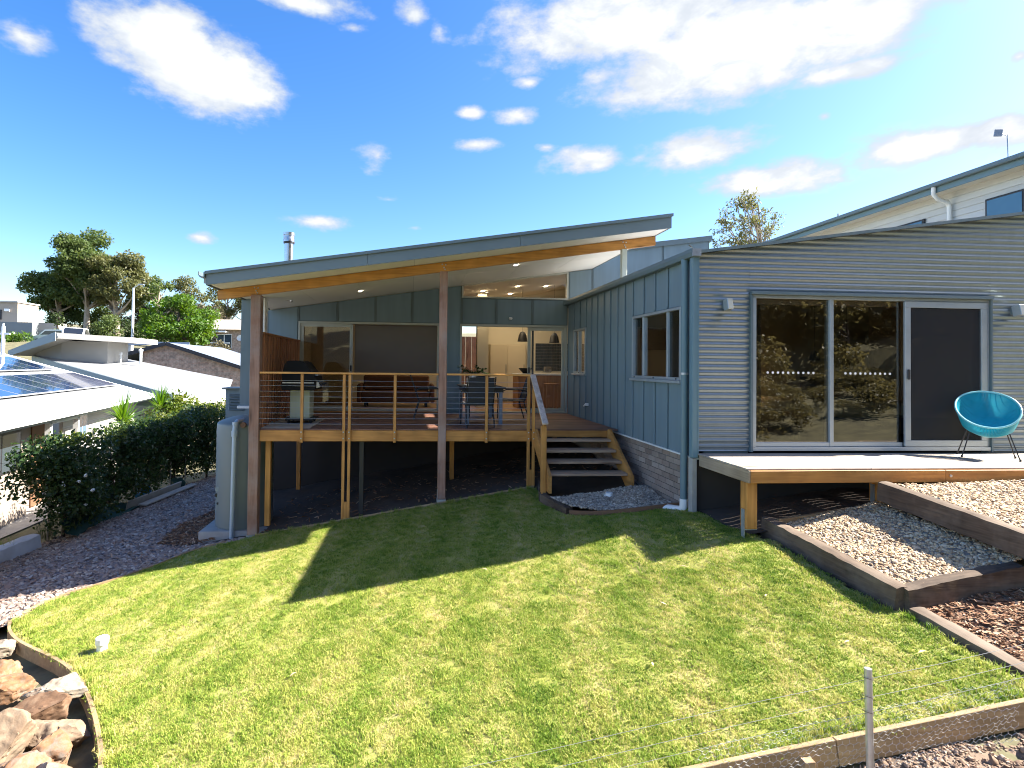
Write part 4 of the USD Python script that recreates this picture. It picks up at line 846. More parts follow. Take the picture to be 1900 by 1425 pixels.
# ------------------------------------------------------------------ garden timbers
def rough_bar(p, q, w, h, seed, amp=.012, n=26):
    """a worn sleeper: a bar with chipped, uneven faces"""
    p, q = np.asarray(p, float), np.asarray(q, float); d = q-p; L = np.linalg.norm(d); d /= L
    s = np.cross(d, [0, 0, 1.0]); s /= np.linalg.norm(s); u = np.cross(s, d)
    ring = []
    for a, b in ((-1, -1), (0, -1), (1, -1), (1, 0), (1, 1), (.35, 1), (-.35, 1), (-1, 1), (-1, 0)): ring.append((a, b))
    ring = np.array(ring, float); m = len(ring); V = []
    for t in np.linspace(0, L, n):
        for a, b in ring:
            e = .93 if abs(a) == 1 and abs(b) == 1 else 1.0
            V.append(p+d*t+s*a*e*w/2+u*b*e*h/2)
    V = np.array(V); nz = np.stack([meshkit.fbm(V*np.array([9, 9, 14])+seed*7.1+c*31, 3, seed+c)-.5 for c in range(3)], 1); V = V+nz*amp*2
    F = []
    for i in range(n-1):
        for j in range(m):
            k = (j+1) % m; F += [[i*m+j, (i+1)*m+j, (i+1)*m+k], [i*m+j, (i+1)*m+k, i*m+k]]
    c0, c1 = len(V), len(V)+1; V = np.vstack([V, V[:m].mean(0), V[-m:].mean(0)])
    for j in range(m):
        k = (j+1) % m; F += [[c0, j, k], [c1, (n-1)*m+k, (n-1)*m+j]]
    mm = trimesh.Trimesh(V, np.array(F), process=False)
    F = np.array(F)
    if mm.volume < 0: F = F[:, ::-1]
    return V, F
def sleeper(p, q, w, h, seed, mt, label, group=None, **k): return top('railway_sleeper', rough_bar(p, q, w, h, seed, **k), mt, label, 'sleeper', group, smooth=35)
sleeper((4.25, 6.12, -.735), (4.32, 4.42, -.875), .16, .26, 1, 'sleeper_y', 'long weathered sleeper walling the gravel bed, running towards the deck post')
sleeper((4.245, 6.13, -.98), (4.32, 4.40, -1.10), .15, .23, 2, 'sleeper_y', 'lower sleeper half buried in the grass under the gravel bed wall')
sleeper((4.33, 4.43, -.86), (5.46, 4.46, -.675), .13, .215, 3, 'sleeper_x', 'crosswise sleeper between the pebble bed and the wood chip bed')
sleeper((4.345, 4.33, -1.0), (4.45, 2.4, -1.20), .15, .26, 4, 'sleeper_y', 'lowest sleeper edging the red wood chips beside the lawn')
sleeper((5.52, 5.90, -.265), (5.52, 4.28, -.415), .15, .235, 5, 'sleeper_y', 'upper dark sleeper holding back the top gravel terrace')
top('timber_edging', rough_bar((4.30, 5.99, -.655), (5.85, 6.11, -.495), .045, .11, 6, .003, 12), 'edging_x', 'thin timber board closing the gravel bed under the right deck', 'edging', smooth=35)
sleeper((2.36, 9.42, -.95), (2.20, 8.72, -1.0), .14, .15, 7, 'sleeper_y', 'short grey sleeper at the foot of the stair newel', n=10)
sleeper((2.20, 8.73, -1.01), (2.42, 7.98, -1.05), .13, .14, 8, 'sleeper_y', 'short weathered sleeper curving along the grey pebble garden', n=10)
def ribbon(pts, w, z0f, z1f):
    l = LineString(pts); g = l.buffer(w/2, cap_style='flat', join_style='round')
    pts = np.array(g.exterior.coords)[:-1]
    v2, f2 = trimesh.creation.triangulate_polygon(g, engine='earcut'); v2 = np.asarray(v2); n = len(v2)
    V = np.vstack([np.column_stack([v2, z0f(v2[:, 0], v2[:, 1])]), np.column_stack([v2, z1f(v2[:, 0], v2[:, 1])])]); F = [np.asarray(f2)[:, ::-1], np.asarray(f2)+n]
    from scipy.spatial import cKDTree
    ix = cKDTree(v2).query(pts)[1]; q = []
    for a, b in zip(ix, np.roll(ix, -1)): q += [[a, b, b+n], [a, b+n, a+n]]
    return V, np.vstack(F+[np.array(q)])
def smoothline(pts, n=40):
    from scipy.interpolate import splprep, splev
    p = np.array(pts, float); tck, _ = splprep(p.T, s=0, k=min(3, len(p)-1)); return np.array(splev(np.linspace(0, 1, n), tck)).T
top('garden_edging', ribbon(smoothline([(2.41, 7.95), (2.71, 7.69), (3.02, 7.545), (3.45, 7.425), (3.88, 7.37)]), .022, lambda x, y: lawn_z(x, y)-.1, lambda x, y: lawn_z(x, y)+.062), 'timber_far', 'curved rusty brown edging strip in front of the grey pebbles', 'edging')
EDL = smoothline([(-2.2, 3.1), (-2.30, 4.33), (-2.52, 4.71), (-2.995, 5.39), (-3.535, 6.01), (-4.315, 6.65), (-4.965, 7.24), (-5.22, 7.60)], 60)
top('timber_edging', ribbon(EDL, .035, lambda x, y: lawn_z(x, y)-.26, lambda x, y: lawn_z(x, y)+.022), 'edging_any', 'bent timber edging between the lawn and the boulders', 'edging')
top('timber_edging', ribbon(smoothline([(-5.23, 7.62), (-5.10, 8.22), (-4.21, 8.76), (-3.58, 9.38), (-3.1, 9.545)], 40), .016, lambda x, y: lawn_z(x, y)-.1, lambda x, y: lawn_z(x, y)+.02), 'edging_any', 'thin edging strip between the lawn and the purple stone path', 'edging')
top('timber_edging', ribbon([(-2.6, 9.595), (.5, 9.595), (2.25, 9.595)], .02, lambda x, y: lawn_z(x, y)-.1, lambda x, y: lawn_z(x, y)+.03), 'edging_any', 'straight edging strip along the lawn below the main deck', 'edging')
fe = worldthing('front_edging', 'straw coloured boards edging the lawn behind the wire fence', 'edging', (2.0, 3.26, -1.3))
xs_ = [-2.2, .4, 2.72, 4.35]
for a, b in zip(xs_, xs_[1:]): part(fe, 'edging_board', obox((a+.003, 3.255, lawn_z(a, 3.26)-.045), (b-.003, 3.255, lawn_z(b, 3.26)-.045), .035, .17, ch=.003), 'edging_x')
for x in (2.50, .9): part(fe, 'peg', bx(x-.035, x+.035, 3.19, 3.236, lawn_z(x, 3.2)-.3, lawn_z(x, 3.2)-.02, ch=.003), 'edging_any')
# wire fence
fn = worldthing('wire_fence', 'low wire and chicken mesh fence on a galvanised stake', 'fence', (2.71, 3.0, -1.2))
part(fn, 'stake', tube([(2.735, 3.0, -1.75), (2.709, 3.0, -.612)], .020, 10), 'galvanised', 40)
def wz(x, k): return k+.170*(x-2.71)
for q, k in enumerate((-.665, -.77, -.86)):
    part(fn, 'strand_wire', tube([(x, 3.0-.004*(q % 2), wz(x, k)-.012*math.sin((x+.5)*1.3)**2) for x in np.linspace(.2, 4.9, 40)], .0013, 5), 'mesh_wire')
    part(fn, 'tie_wire', tube([(2.71+.026*math.cos(a), 3.0+.026*math.sin(a), wz(2.71, k)+.004*math.sin(a*2)) for a in np.linspace(0, 2*np.pi, 12)], .0018, 4), 'bark_dark')
def hexmesh():
    b = MB(); s = .052; w = s*math.sqrt(3)/2; r = .0008
    for row in range(12):
        pts = []
        for c in range(-46, 44):
            x = 2.71+c*w/1.0*.5; up = (c+row) % 2
            k = -.862-row*s*.62; pts.append((x, 3.004+.012*math.sin(c*.3+row), wz(x, k)-(s*.26 if up else 0)))
        b.tube(pts, r, 4, False)
    for row in range(11):
        for c in range(-46, 44):
            if (c+row) % 2:
                x = 2.71+c*w*.5; k = -.862-row*s*.62; b.tube([(x, 3.004, wz(x, k)-s*.26), (x, 3.004, wz(x, k-s*.62))], r*1.25, 4, False)
    return b
part(fn, 'chicken_mesh', hexmesh(), 'mesh_wire', kind='stuff')
# boulders of the rockery
def rock(c, size, seed, flat=.7, rz=0):
    r = np.random.default_rng(seed); m = trimesh.creation.icosphere(4); v = np.array(m.vertices)
    for _ in range(17):
        d = r.normal(size=3); d /= np.linalg.norm(d); h = r.uniform(.42, .80); k = v@d; v = v-np.clip(k-h, 0, None)[:, None]*d*.96
    v = v*1.2
    sz = np.array(size)/2; u = v*sz; d = v/np.linalg.norm(v, axis=1, keepdims=True); g = float(np.prod(sz))**(1/3)
    u = u+d*g*(.34*(meshkit.fbm(u*2.0/g+seed*3.3, 4, seed)-.5)+.14*(meshkit.fbm(u*7.0/g+seed*1.7, 4, seed+9)-.5))[:, None]; v = u; cs, sn = math.cos(rz), math.sin(rz); v = np.column_stack([v[:, 0]*cs-v[:, 1]*sn, v[:, 0]*sn+v[:, 1]*cs, v[:, 2]])
    return v+np.asarray(c), np.array(m.faces)
ROCKS = [((-3.30, 5.42, -1.99), (.72, .30, .26), .12, 'flat pale topped boulder nearest the end of the rock row behind'), ((-3.22, 5.13, -2.0), (.62, .24, .30), .2, 'narrow cream boulder wedged second from the flat topped one'),
         ((-3.02, 4.90, -2.02), (.62, .26, .26), .1, 'thin tan boulder slab in the middle of the rock row'), ((-3.26, 4.68, -2.0), (.42, .42, .46), .5, 'tall grey faced boulder on the lawn-away side of the row'),
         ((-2.86, 4.62, -2.02), (.52, .36, .36), .3, 'pinkish boulder beside the tall grey faced one'), ((-2.92, 4.28, -2.03), (.44, .42, .44), .9, 'reddish brown boulder with hollow dark pits'),
         ((-2.60, 4.22, -2.04), (.52, .40, .34), -.2, 'bluish white boulder touching the bent edging at the picture bottom'), ((-3.92, 5.72, -2.1), (.62, .34, .30), .5, 'orange tan boulder farther up beside the curve'),
         ((-4.36, 6.15, -2.2), (.52, .40, .30), .7, 'small tan boulder at the far end of the row'), ((-4.75, 6.75, -2.25), (.50, .34, .24), .6, 'farthest low boulder beside the purple stone path'),
         ((-3.72, 5.05, -2.14), (.40, .44, .44), 0, 'shaded brown boulder on the outer left side of the row'), ((-3.42, 4.25, -2.12), (.44, .40, .48), .4, 'dark slanting boulder at the lower left picture corner'), ((-2.72, 3.86, -2.05), (.6, .4, .38), .2, 'boulder cut by the bottom edge of the picture')]
for q, (c, s, rz, lab) in enumerate(ROCKS): top('boulder', rock(c, [x*1.0 for x in s], 40+q, rz=rz), 'boulder', lab, 'boulder', 'boulders along the lawn edge', smooth=24)
for q in range(14):
    a = EDL[rng.integers(12, 55)]; s = rng.uniform(.06, .13); top('loose_rock', rock((a[0]-rng.uniform(.12, .5), a[1]-rng.uniform(.05, .3), lawn_z(*a)-.21), (s, s*.8, s*.6), 80+q), 'boulder', 'fist sized loose stone on the dark soil beside the boulders', 'stone', 'loose stones among the boulders', smooth=28)
# white pipe cap, drain, leaves
pc = worldthing('pipe_cap', 'white plastic pipe with a screw cap standing in the lawn', 'pipe', (-3.36, 6.30, -2.06))
part(pc, 'pipe', lathe([(.052, -.06), (.052, .07)], (-3.36, 6.30, -2.05), 24), 'white_plastic', 40)
part(pc, 'cap', lathe([(.062, .07), (.066, .075), (.066, .135), (.060, .142), (.02, .143), (0, .143)], (-3.36, 6.30, -2.05), 24), 'white_plastic', 40)
top('drain_cap', MB().add(lathe([(.05, 0), (.055, .01), (.055, .05), (.05, .055), (0, .055)], (3.15, 8.30, gz(3.15, 8.30)), 18)).add(lathe([(.08, .0), (.08, .012), (.05, .014)], (3.15, 8.30, gz(3.15, 8.3)), 18)), 'white_trim', 'small pale drain cap among the grey pebbles', 'drain', smooth=40)
def leaf_(L, w, seed):
    r = np.random.default_rng(seed); t = np.linspace(0, 1, 6); c = np.stack([t*L, .25*L*t*(1-t)*r.uniform(-1, 1)+0*t, .10*L*np.sin(t*3)*r.uniform(.3, 1)], 1); wd = w*np.sin(np.pi*np.clip(t, .03, .97))
    V = np.vstack([c+np.stack([0*t, wd, .2*wd], 1), c-np.stack([0*t, wd, -.2*wd], 1)]); F = []
    for i in range(5): F += [[i, i+6, i+7], [i, i+7, i+1]]
    return V, np.array(F)
LV = [(3.35, 4.85), (3.95, 3.85), (3.5, 4.1), (2.45, 5.1), (2.9, 5.6), (.9, 6.6), (2.0, 4.3), (3.1, 6.9), (-1.0, 5.1)]
for q, (x, y) in enumerate(LV): top('fallen_leaf', rot(leaf_(rng.uniform(.06, .10), .009, q), rz=rng.uniform(0, 6), t=(x, y, lz(x, y)+.028)), 'leaf_litter', 'dry curled gum leaf lying on the lawn', 'leaf', 'fallen leaves on the lawn')

# ------------------------------------------------------------------ water tank
TK = worldthing('water_tank', 'grey green round water tank beside the brown veranda post', 'water tank', (-3.09, 10.5, -1.95))
c = (-3.09, 10.52, 0)
prof = [(.505, -1.86)]
for k in range(25): prof += [(.512 if k % 2 else .506, -1.84+k*.074)]
prof += [(.505, .0), (.49, .035), (.42, .075), (.25, .13), (.12, .15), (.0, .155)]
part(TK, 'tank_body', lathe(prof, c, 48), 'tank_plastic', 40)
part(TK, 'concrete_slab', bx(-3.72, -2.45, 9.95, 11.15, -2.12, -1.865, ch=.015), 'concrete')
part(TK, 'outlet', MB().add(rot(lathe([(.035, 0), (.035, .03), (.0, .03)], sides=12), rx=math.pi/2, t=(-3.50, 10.235, -1.28))).add(rot(lathe([(.022, 0), (.022, .02), (.0, .02)], sides=12), rx=math.pi/2, t=(-3.46, 10.18, -1.42))), 'black_powder', 40)
part(TK, 'maker_badge', rot(lathe([(.045, 0), (.045, .012), (.0, .013)], sides=16), rx=math.pi/2, t=(-3.47, 10.17, -1.16)), 'grey_fascia', 40)
part(TK, 'overflow_pipe', tube([(-3.13, 9.93, -1.98), (-3.11, 9.93, -.06), (-3.10, 9.93, .06), (-3.09, 10.0, .09), (-3.06, 10.25, .09)], .042, 16), 'grey_plastic_pipe', 40)
part(TK, 'pipe_socket', MB().add(lathe([(.044, 0), (.054, .002), (.054, .10), (.044, .105)], (-3.112, 9.93, -.17), 18)).add(lathe([(.044, 0), (.05, .002), (.05, .06), (.044, .062)], (-3.103, 9.93, .03), 18)), 'grey_plastic_pipe', 40)
part(TK, 'rusty_fitting', rot(lathe([(.05, 0), (.05, .06), (.0, .06)], sides=14), rx=math.pi/2, t=(-2.98, 10.02, .03)), 'timber_far', 40)
LB = worldthing('louvred_box', 'blue grey louvred service box behind the water tank', 'service box', (-4.1, 13.1, -1.0))
part(LB, 'box_body', bx(-4.34, -3.5, 13.15, 13.6, -2.4, .52), 'blue_grey_paint')
part(LB, 'box_lid', bx(-4.40, -3.5, 13.05, 13.65, .522, .56, ch=.006), 'blue_grey_metal')
for q in range(6): part(LB, 'louvre', rot(bx(-.17, .17, -.012, .012, -.035, .035), rx=-.5, t=(-4.08, 13.14, .05+q*.065)), 'blue_grey_metal')

# ------------------------------------------------------------------ turquoise chair
CH = thing('string_chair', 'turquoise string egg chair on thin black legs standing on the right deck', 'chair', (7.66, 6.60, 0), -.72)
th = np.linspace(0, 2*np.pi, 73)[:-1]
rim = np.stack([.312*np.cos(th)*(1-.10*np.sin(th)), .275*np.sin(th)+.02, .66+.225*np.sin(th)+.02*np.cos(2*th)], 1)
part(CH, 'rim', tube(np.vstack([rim, rim[:2]]), .0125, 8, False), 'pale_turquoise', 40)
apex = np.array([0, -.02, .30]); ring = apex+np.stack([.07*np.cos(th), .05*np.sin(th), 0.02*np.sin(th)], 1)
cords = MB()
for q in range(0, 72):
    for s in (0, .5):
        i0 = (q+s)/72*2*np.pi; a = np.array([.312*np.cos(i0)*(1-.10*np.sin(i0)), .275*np.sin(i0)+.02, .66+.225*np.sin(i0)+.02*np.cos(2*i0)])
        b = apex+np.array([.07*np.cos(i0), .05*np.sin(i0), .02*np.sin(i0)]); m = (a+b)/2+np.array([.06*np.cos(i0), .045*np.sin(i0), -.045]); cords.tube([a, a*.5+m*.5+np.array([0, 0, -.01]), m, m*.5+b*.5+np.array([0, 0, -.008]), b], .0056, 4, False)
part(CH, 'cords', cords, 'turquoise_cord', True, kind='stuff')
part(CH, 'base_ring', tube(np.vstack([ring, ring[:2]]), .010, 6, False), 'pale_turquoise', 40)
hp = np.stack([.21*np.cos(th), .17*np.sin(th)-.01, np.full(72, .385)], 1); part(CH, 'leg_hoop', tube(np.vstack([hp, hp[:2]]), .007, 6, False), 'black_powder', 40)
for a in (.55, 2.6, 3.75, 5.7):
    tp = np.array([.21*math.cos(a), .17*math.sin(a)-.01, .39]); ft = np.array([.33*math.cos(a), .29*math.sin(a)-.01, .004])
    lg = part(CH, 'leg', tube([tp, ft], .007, 6), 'black_powder', 40)
    part(lg, 'foot', lathe([(.011, 0), (.011, .03), (0, .03)], (ft[0], ft[1], 0), 8), 'rubber')

# ------------------------------------------------------------------ barbecue, mat and outdoor setting
BQ = thing('barbecue', 'black hooded barbecue on a cream cabinet beside the timber screen', 'barbecue', (-2.07, 10.62, .012), 0)
part(BQ, 'cabinet', bx(-.185, .185, -.22, .22, .10, .64, ch=.012), 'cream_enamel')
part(BQ, 'base_tray', bx(-.26, .27, -.26, .26, .06, .10, ch=.008), 'black_powder')
part(BQ, 'fire_box', prism([(-.30, .64), (.30, .64), (.33, .80), (-.31, .80)], 1, -.40, .40), 'black_enamel')
part(BQ, 'hood', prism([(-.30, .81), (.33, .81), (.30, .90), (.10, 1.16), (.02, 1.19), (-.19, 1.19), (-.25, 1.13), (-.31, .92)], 1, -.38, .38), 'black_enamel')
part(BQ, 'hood_handle', MB().add(tube([(.33, -.28, .92), (.33, .28, .92)], .014, 8)).box(.28, .33, -.27, -.25, .91, .93).box(.28, .33, .25, .27, .91, .93), 'stainless')
part(BQ, 'control_panel', prism([(.33, .68), (.40, .70), (.37, .79), (.335, .80)], 1, -.38, .38), 'stainless')
for q in range(4): part(BQ, 'knob', rot(lathe([(.022, 0), (.022, .03), (0, .03)], sides=12), ry=math.pi/2, t=(.385, -.27+q*.18, .745)), 'black_powder', 40)
part(BQ, 'side_trim', bx(-.29, .29, -.412, -.405, .765, .79, ch=.002), 'stainless')
for x in (-.2, .2):
    for y in (-.2, .2): part(BQ, 'castor', rot(lathe([(0, -.015), (.03, -.015), (.03, .015), (0, .015)], sides=12), rx=math.pi/2, t=(x, y, .032)), 'rubber', 40)
top('outdoor_mat', MB().add(bx(-2.595, -1.75, 9.70, 11.40, .003, .012, ch=.003)), 'mat_weave', 'pale woven mat under the barbecue', 'mat')
TB = thing('outdoor_table', 'dark outdoor table on the main deck between the sling chairs', 'table', (1.46, 11.2, 0), 0)
part(TB, 'table_top', bx(-.42, .42, -.75, .75, .70, .73, ch=.006), 'charcoal_sling'); part(TB, 'apron', MB().box(-.38, .38, -.70, -.67, .62, .699).box(-.38, .38, .67, .70, .62, .699).box(-.38, -.35, -.669, .669, .62, .699).box(.35, .38, -.669, .669, .62, .699), 'black_powder')
for x in (-.33, .33):
    for y in (-.66, .66): part(TB, 'leg', bx(x-.035, x+.035, y-.035, y+.035, .0, .619, ch=.005), 'slate_metal')
def sling_chair(loc, rz, label):
    c = thing('sling_chair', label, 'chair', loc, rz, 'sling chairs around the outdoor table')
    part(c, 'seat', prism([(-.24, .40), (.24, .43), (.24, .445), (-.24, .415)], 1, -.24, .24), 'charcoal_sling')
    part(c, 'backrest', prism([(-.235, .42), (-.40, .93), (-.415, .925), (-.25, .415)], 1, -.24, .24), 'charcoal_sling')
    for s in (-1, 1):
        y = .26*s
        part(c, 'side_frame', tube([(.26, y, 0), (.25, y, .43), (-.22, y, .405), (-.41, y, .94)], .013, 8), 'black_powder', 40)
        part(c, 'rear_leg', tube([(-.21, y, .41), (-.33, y, .0)], .013, 8), 'black_powder', 40)
        part(c, 'armrest', tube([(-.30, y, .60), (-.22, y, .645), (.16, y, .655), (.27, y, .60), (.255, y, .43)], .014, 8), 'black_powder', 40)
    return c
sling_chair((.42, 11.55, 0), 0.0, 'dark sling chair left of the table, turned to the right towards it')
sling_chair((2.18, 11.45, 0), math.pi, 'dark sling chair right of the table with its back to the glass door')
sling_chair((1.28, 10.22, 0), math.pi/2+.1, 'dark sling chair in front of the table with its back to the railing')
sling_chair((1.6, 12.3, 0), -math.pi/2, 'dark sling chair behind the table near the open doorway')
PT = thing('potted_plant', 'green leafy plant in a white vase on the outdoor table', 'plant', (1.30, 11.0, .731), 0)
part(PT, 'vase', lathe([(.0, 0), (.05, 0), (.07, .06), (.055, .15), (.04, .19), (.045, .21), (.035, .2)], sides=20), 'white_plastic', 40)
def frond_cluster(n, seed, spread, hgt, leafL, leafW):
    r = np.random.default_rng(seed); b = MB(); st = MB()
    for q in range(n):
        a = r.uniform(0, 6.28); e = np.array([math.cos(a)*spread*r.uniform(.4, 1), math.sin(a)*spread*r.uniform(.4, 1), hgt*r.uniform(.5, 1)]); p0 = np.array([0, 0, .2]); mid = p0+(e-p0)*.5+np.array([0, 0, .08])
        st.tube([p0, mid, e], .004, 4, False)
        for t in np.linspace(.45, 1, 7):
            c_ = (1-t)**2*p0+2*t*(1-t)*mid+t*t*e; d = r.normal(size=3); d[2] = abs(d[2])*.2; d /= np.linalg.norm(d); s = np.cross(d, [0, 0, 1.]); s /= np.linalg.norm(s)+1e-9; L, W = leafL*r.uniform(.7, 1.2), leafW
            b.add((np.array([c_, c_+d*L*.5+s*W, c_+d*L, c_+d*L*.5-s*W]), np.array([[0, 1, 2], [0, 2, 3]])))
    return b, st
lv, stm = frond_cluster(22, 5, .36, .42, .12, .03); part(PT, 'leaves', lv, 'pot_leaf', kind='stuff'); part(PT, 'stems', stm, 'pot_leaf')

# ------------------------------------------------------------------ things inside
def pendant(x, y, z, zc, label, s=1.0):
    p = worldthing('pendant_lamp', label, 'lamp', (x, y, z), 'pendant lamps seen through the glass')
    part(p, 'shade', lathe([(.012*s, .22*s), (.05*s, .20*s), (.085*s, .13*s), (.105*s, .03*s), (.11*s, .0), (.10*s, .0), (.08*s, .12*s), (.01*s, .19*s)], (x, y, z), 20), 'black_powder', 40)
    part(p, 'cord', tube([(x, y, z+.2*s), (x, y, zc)], .004, 5), 'black_powder')
pendant(3.26, 15.5, 1.86, zs(3.26), 'black pendant lamp seen through the open doorway', 1.35); pendant(4.20, 15.5, 1.84, zs(4.2), 'black pendant lamp seen through the right glass leaf', 1.35)
pendant(7.9, 9.2, 1.15, 2.6, 'dark pendant lamp seen through the insect screen', .9); pendant(7.05, 8.9, 1.30, 2.6, 'dark pendant lamp seen through the middle pane', .8)
KI = worldthing('kitchen_island', 'kitchen island with a white top and brown timber front', 'kitchen bench', (3.9, 14.9, 0))
part(KI, 'bench_top', bx(2.92, 5.2, 14.5, 15.3, .90, .94, ch=.005), 'bench_white'); part(KI, 'timber_front', bx(2.98, 5.1, 14.56, 15.25, .02, .898), 'joinery_timber')
part(KI, 'end_panel', bx(2.945, 2.978, 14.52, 15.28, 0, .898), 'joinery_timber')
BO = top('fruit_bowl', lathe([(.0, 0), (.07, 0), (.075, .015), (.15, .09), (.19, .15), (.18, .15), (.14, .095), (.0, .03)], (3.22, 14.9, .942), 24), 'black_enamel', 'black bowl on the white bench top', 'bowl', smooth=40)
KC = worldthing('kitchen_cupboards', 'tall cream kitchen cupboards against the back wall', 'cupboard', (3.1, 17.1, 0))
for a, b in ((2.55, 3.10), (3.105, 3.68)): 
    dd = part(KC, 'cupboard_door', bx(a, b, 17.0, 17.03, .05, 1.82, ch=.006), 'cream_joinery'); part(dd, 'handle', bx(b-.06, b-.045, 16.97, 16.999, .9, 1.2), 'stainless')
part(KC, 'carcass', bx(2.54, 3.70, 17.031, 17.34, .0, 1.84), 'cream_joinery')
KB = worldthing('kitchen_bench', 'kitchen bench with a cooktop below dark tiles', 'kitchen bench', (5.0, 17.0, 0))
part(KB, 'bench_top', bx(3.9, 7.2, 16.75, 17.34, .90, .94), 'bench_white'); part(KB, 'cupboard_front', bx(3.9, 7.2, 16.8, 17.33, .0, .898), 'joinery_timber')
for r_ in range(9):
    for q in range(12): part(KB, 'wall_tile', bx(4.08+q*.2, 4.08+q*.2+.196, 17.325, 17.345, 1.0+r_*.1, 1.0+r_*.1+.097), 'dark_tile')
part(KB, 'toaster', bx(4.25, 4.5, 16.85, 17.05, .942, 1.14, ch=.03), 'stainless')
BS = worldthing('bar_stool', 'timber bar stool by the kitchen island behind the glass leaf', 'stool', (3.75, 14.1, 0))
part(BS, 'seat', bx(3.58, 3.92, 13.93, 14.27, .66, .70, ch=.01), 'joinery_timber')
for x in (3.60, 3.88):
    for y in (13.95, 14.23): part(BS, 'leg', bx(x-.018, x+.018, y-.018, y+.018, 0, .659), 'joinery_timber')
SF = worldthing('leather_sofa', 'brown sofa inside the dim living room behind the blind', 'sofa', (-.6, 15.2, 0))
part(SF, 'seat_base', bx(-1.3, .55, 14.7, 15.5, .12, .42, ch=.03), 'sofa_brown'); part(SF, 'backrest', bx(-1.3, .55, 15.3, 15.55, .421, .85, ch=.04), 'sofa_brown')
for x in (-1.42, .56): part(SF, 'armrest', bx(x, x+.115, 14.68, 15.55, .12, .62, ch=.03), 'sofa_brown')
for x in (-1.2, .45):
    for y in (14.78, 15.42): part(SF, 'leg', bx(x-.03, x+.03, y-.03, y+.03, 0, .119), 'black_powder')
GT = worldthing('garden_fence', 'brown timber fence seen through the house behind the back opening', 'fence', (1.9, 21.0, 0))
for q in range(14): part(GT, 'paling', bx(.4+q*.25, .4+q*.25+.24, 21.0, 21.02, -.2, 2.28), 'screen_timber')
BD = worldthing('bed', 'dark covered bed inside the bedroom behind the insect screen', 'bed', (7.6, 9.3, 0))
part(BD, 'bed_base', bx(6.75, 9.0, 8.3, 10.2, .10, .36), 'dark_fabric'); part(BD, 'mattress', bx(6.75, 9.0, 8.3, 10.2, .362, .60, ch=.05), 'room_wall')
part(BD, 'quilt', rock((7.7, 9.2, .72), (1.9, 1.7, .55), 5), 'dark_fabric', 40); part(BD, 'pillow', rock((7.1, 8.6, .78), (.7, .45, .3), 6), 'brown_leather', 40)
BN = worldthing('carved_bench', 'dark carved bench with curled ends inside the bedroom', 'bench', (5.6, 8.1, 0))
part(BN, 'seat', bx(5.1, 6.15, 7.95, 8.35, .30, .52, ch=.03), 'brown_leather')
for x in (5.12, 6.13): part(BN, 'scroll_end', tube([(x, 8.15, .0), (x, 8.15, .55), (x+.03*(1 if x > 5.6 else -1), 8.15, .72), (x+.07*(1 if x > 5.6 else -1), 8.15, .76)], [.05, .07, .06, .04], 10), 'brown_leather', 40)
top('television', bx(4.55, 5.25, 10.5, 10.56, 1.50, 1.95, ch=.008), 'screen_dark', 'black television on the bedroom wall behind the big side window', 'television')
top('bedside_lamp', lathe([(.0, 0), (.07, 0), (.07, .02), (.012, .03), (.012, .18), (.14, .2), (.10, .42), (.0, .42)], (6.62, 10.2, .62), 20), 'lamp_glow_soft', 'warm glowing lamp by the bed behind the middle pane', 'lamp', smooth=40)
# ------------------------------------------------------------------ plants
def leaf_cloud(clumps, per, L, W, seed, shell=.55, droop=0.0):
    """clumps: (centre, radii); leaves are small bent diamonds spread through each clump, denser near its surface"""
    r = np.random.default_rng(seed); C_, N_ = [], []
    for c, rad in clumps:
        c, rad = np.asarray(c, float), np.asarray(rad, float)*np.ones(3); n = max(int(per*rad.mean()**2), 12)
        d = r.normal(size=(n, 3)); d /= np.linalg.norm(d, axis=1, keepdims=True); q = r.uniform(shell**3, 1, (n, 1))**(1/3)
        wob = 1+.35*(meshkit.fbm(d*2.2+seed+c[0], 3, seed)-.5)[:, None]*2
        p = c+d*q*wob*rad; C_.append(p); N_.append(d)
    p, d = np.vstack(C_), np.vstack(N_); n = len(p)
    a = r.normal(size=(n, 3)); a[:, 2] -= droop; a /= np.linalg.norm(a, axis=1, keepdims=True)
    nn_ = d+r.normal(0, .7, (n, 3)); s = np.cross(a, nn_); s /= np.linalg.norm(s, axis=1, keepdims=True)+1e-9; up = np.cross(s, a)
    l = L*np.exp(r.normal(0, .3, (n, 1))); w = W*np.exp(r.normal(0, .25, (n, 1)))
    V = np.stack([p, p+a*l*.5+s*w+up*l*.08, p+a*l, p+a*l*.5-s*w+up*l*.08], 1).reshape(-1, 3); i = np.arange(n)*4
    return V, np.vstack([np.stack([i, i+1, i+2], 1), np.stack([i, i+2, i+3], 1)])
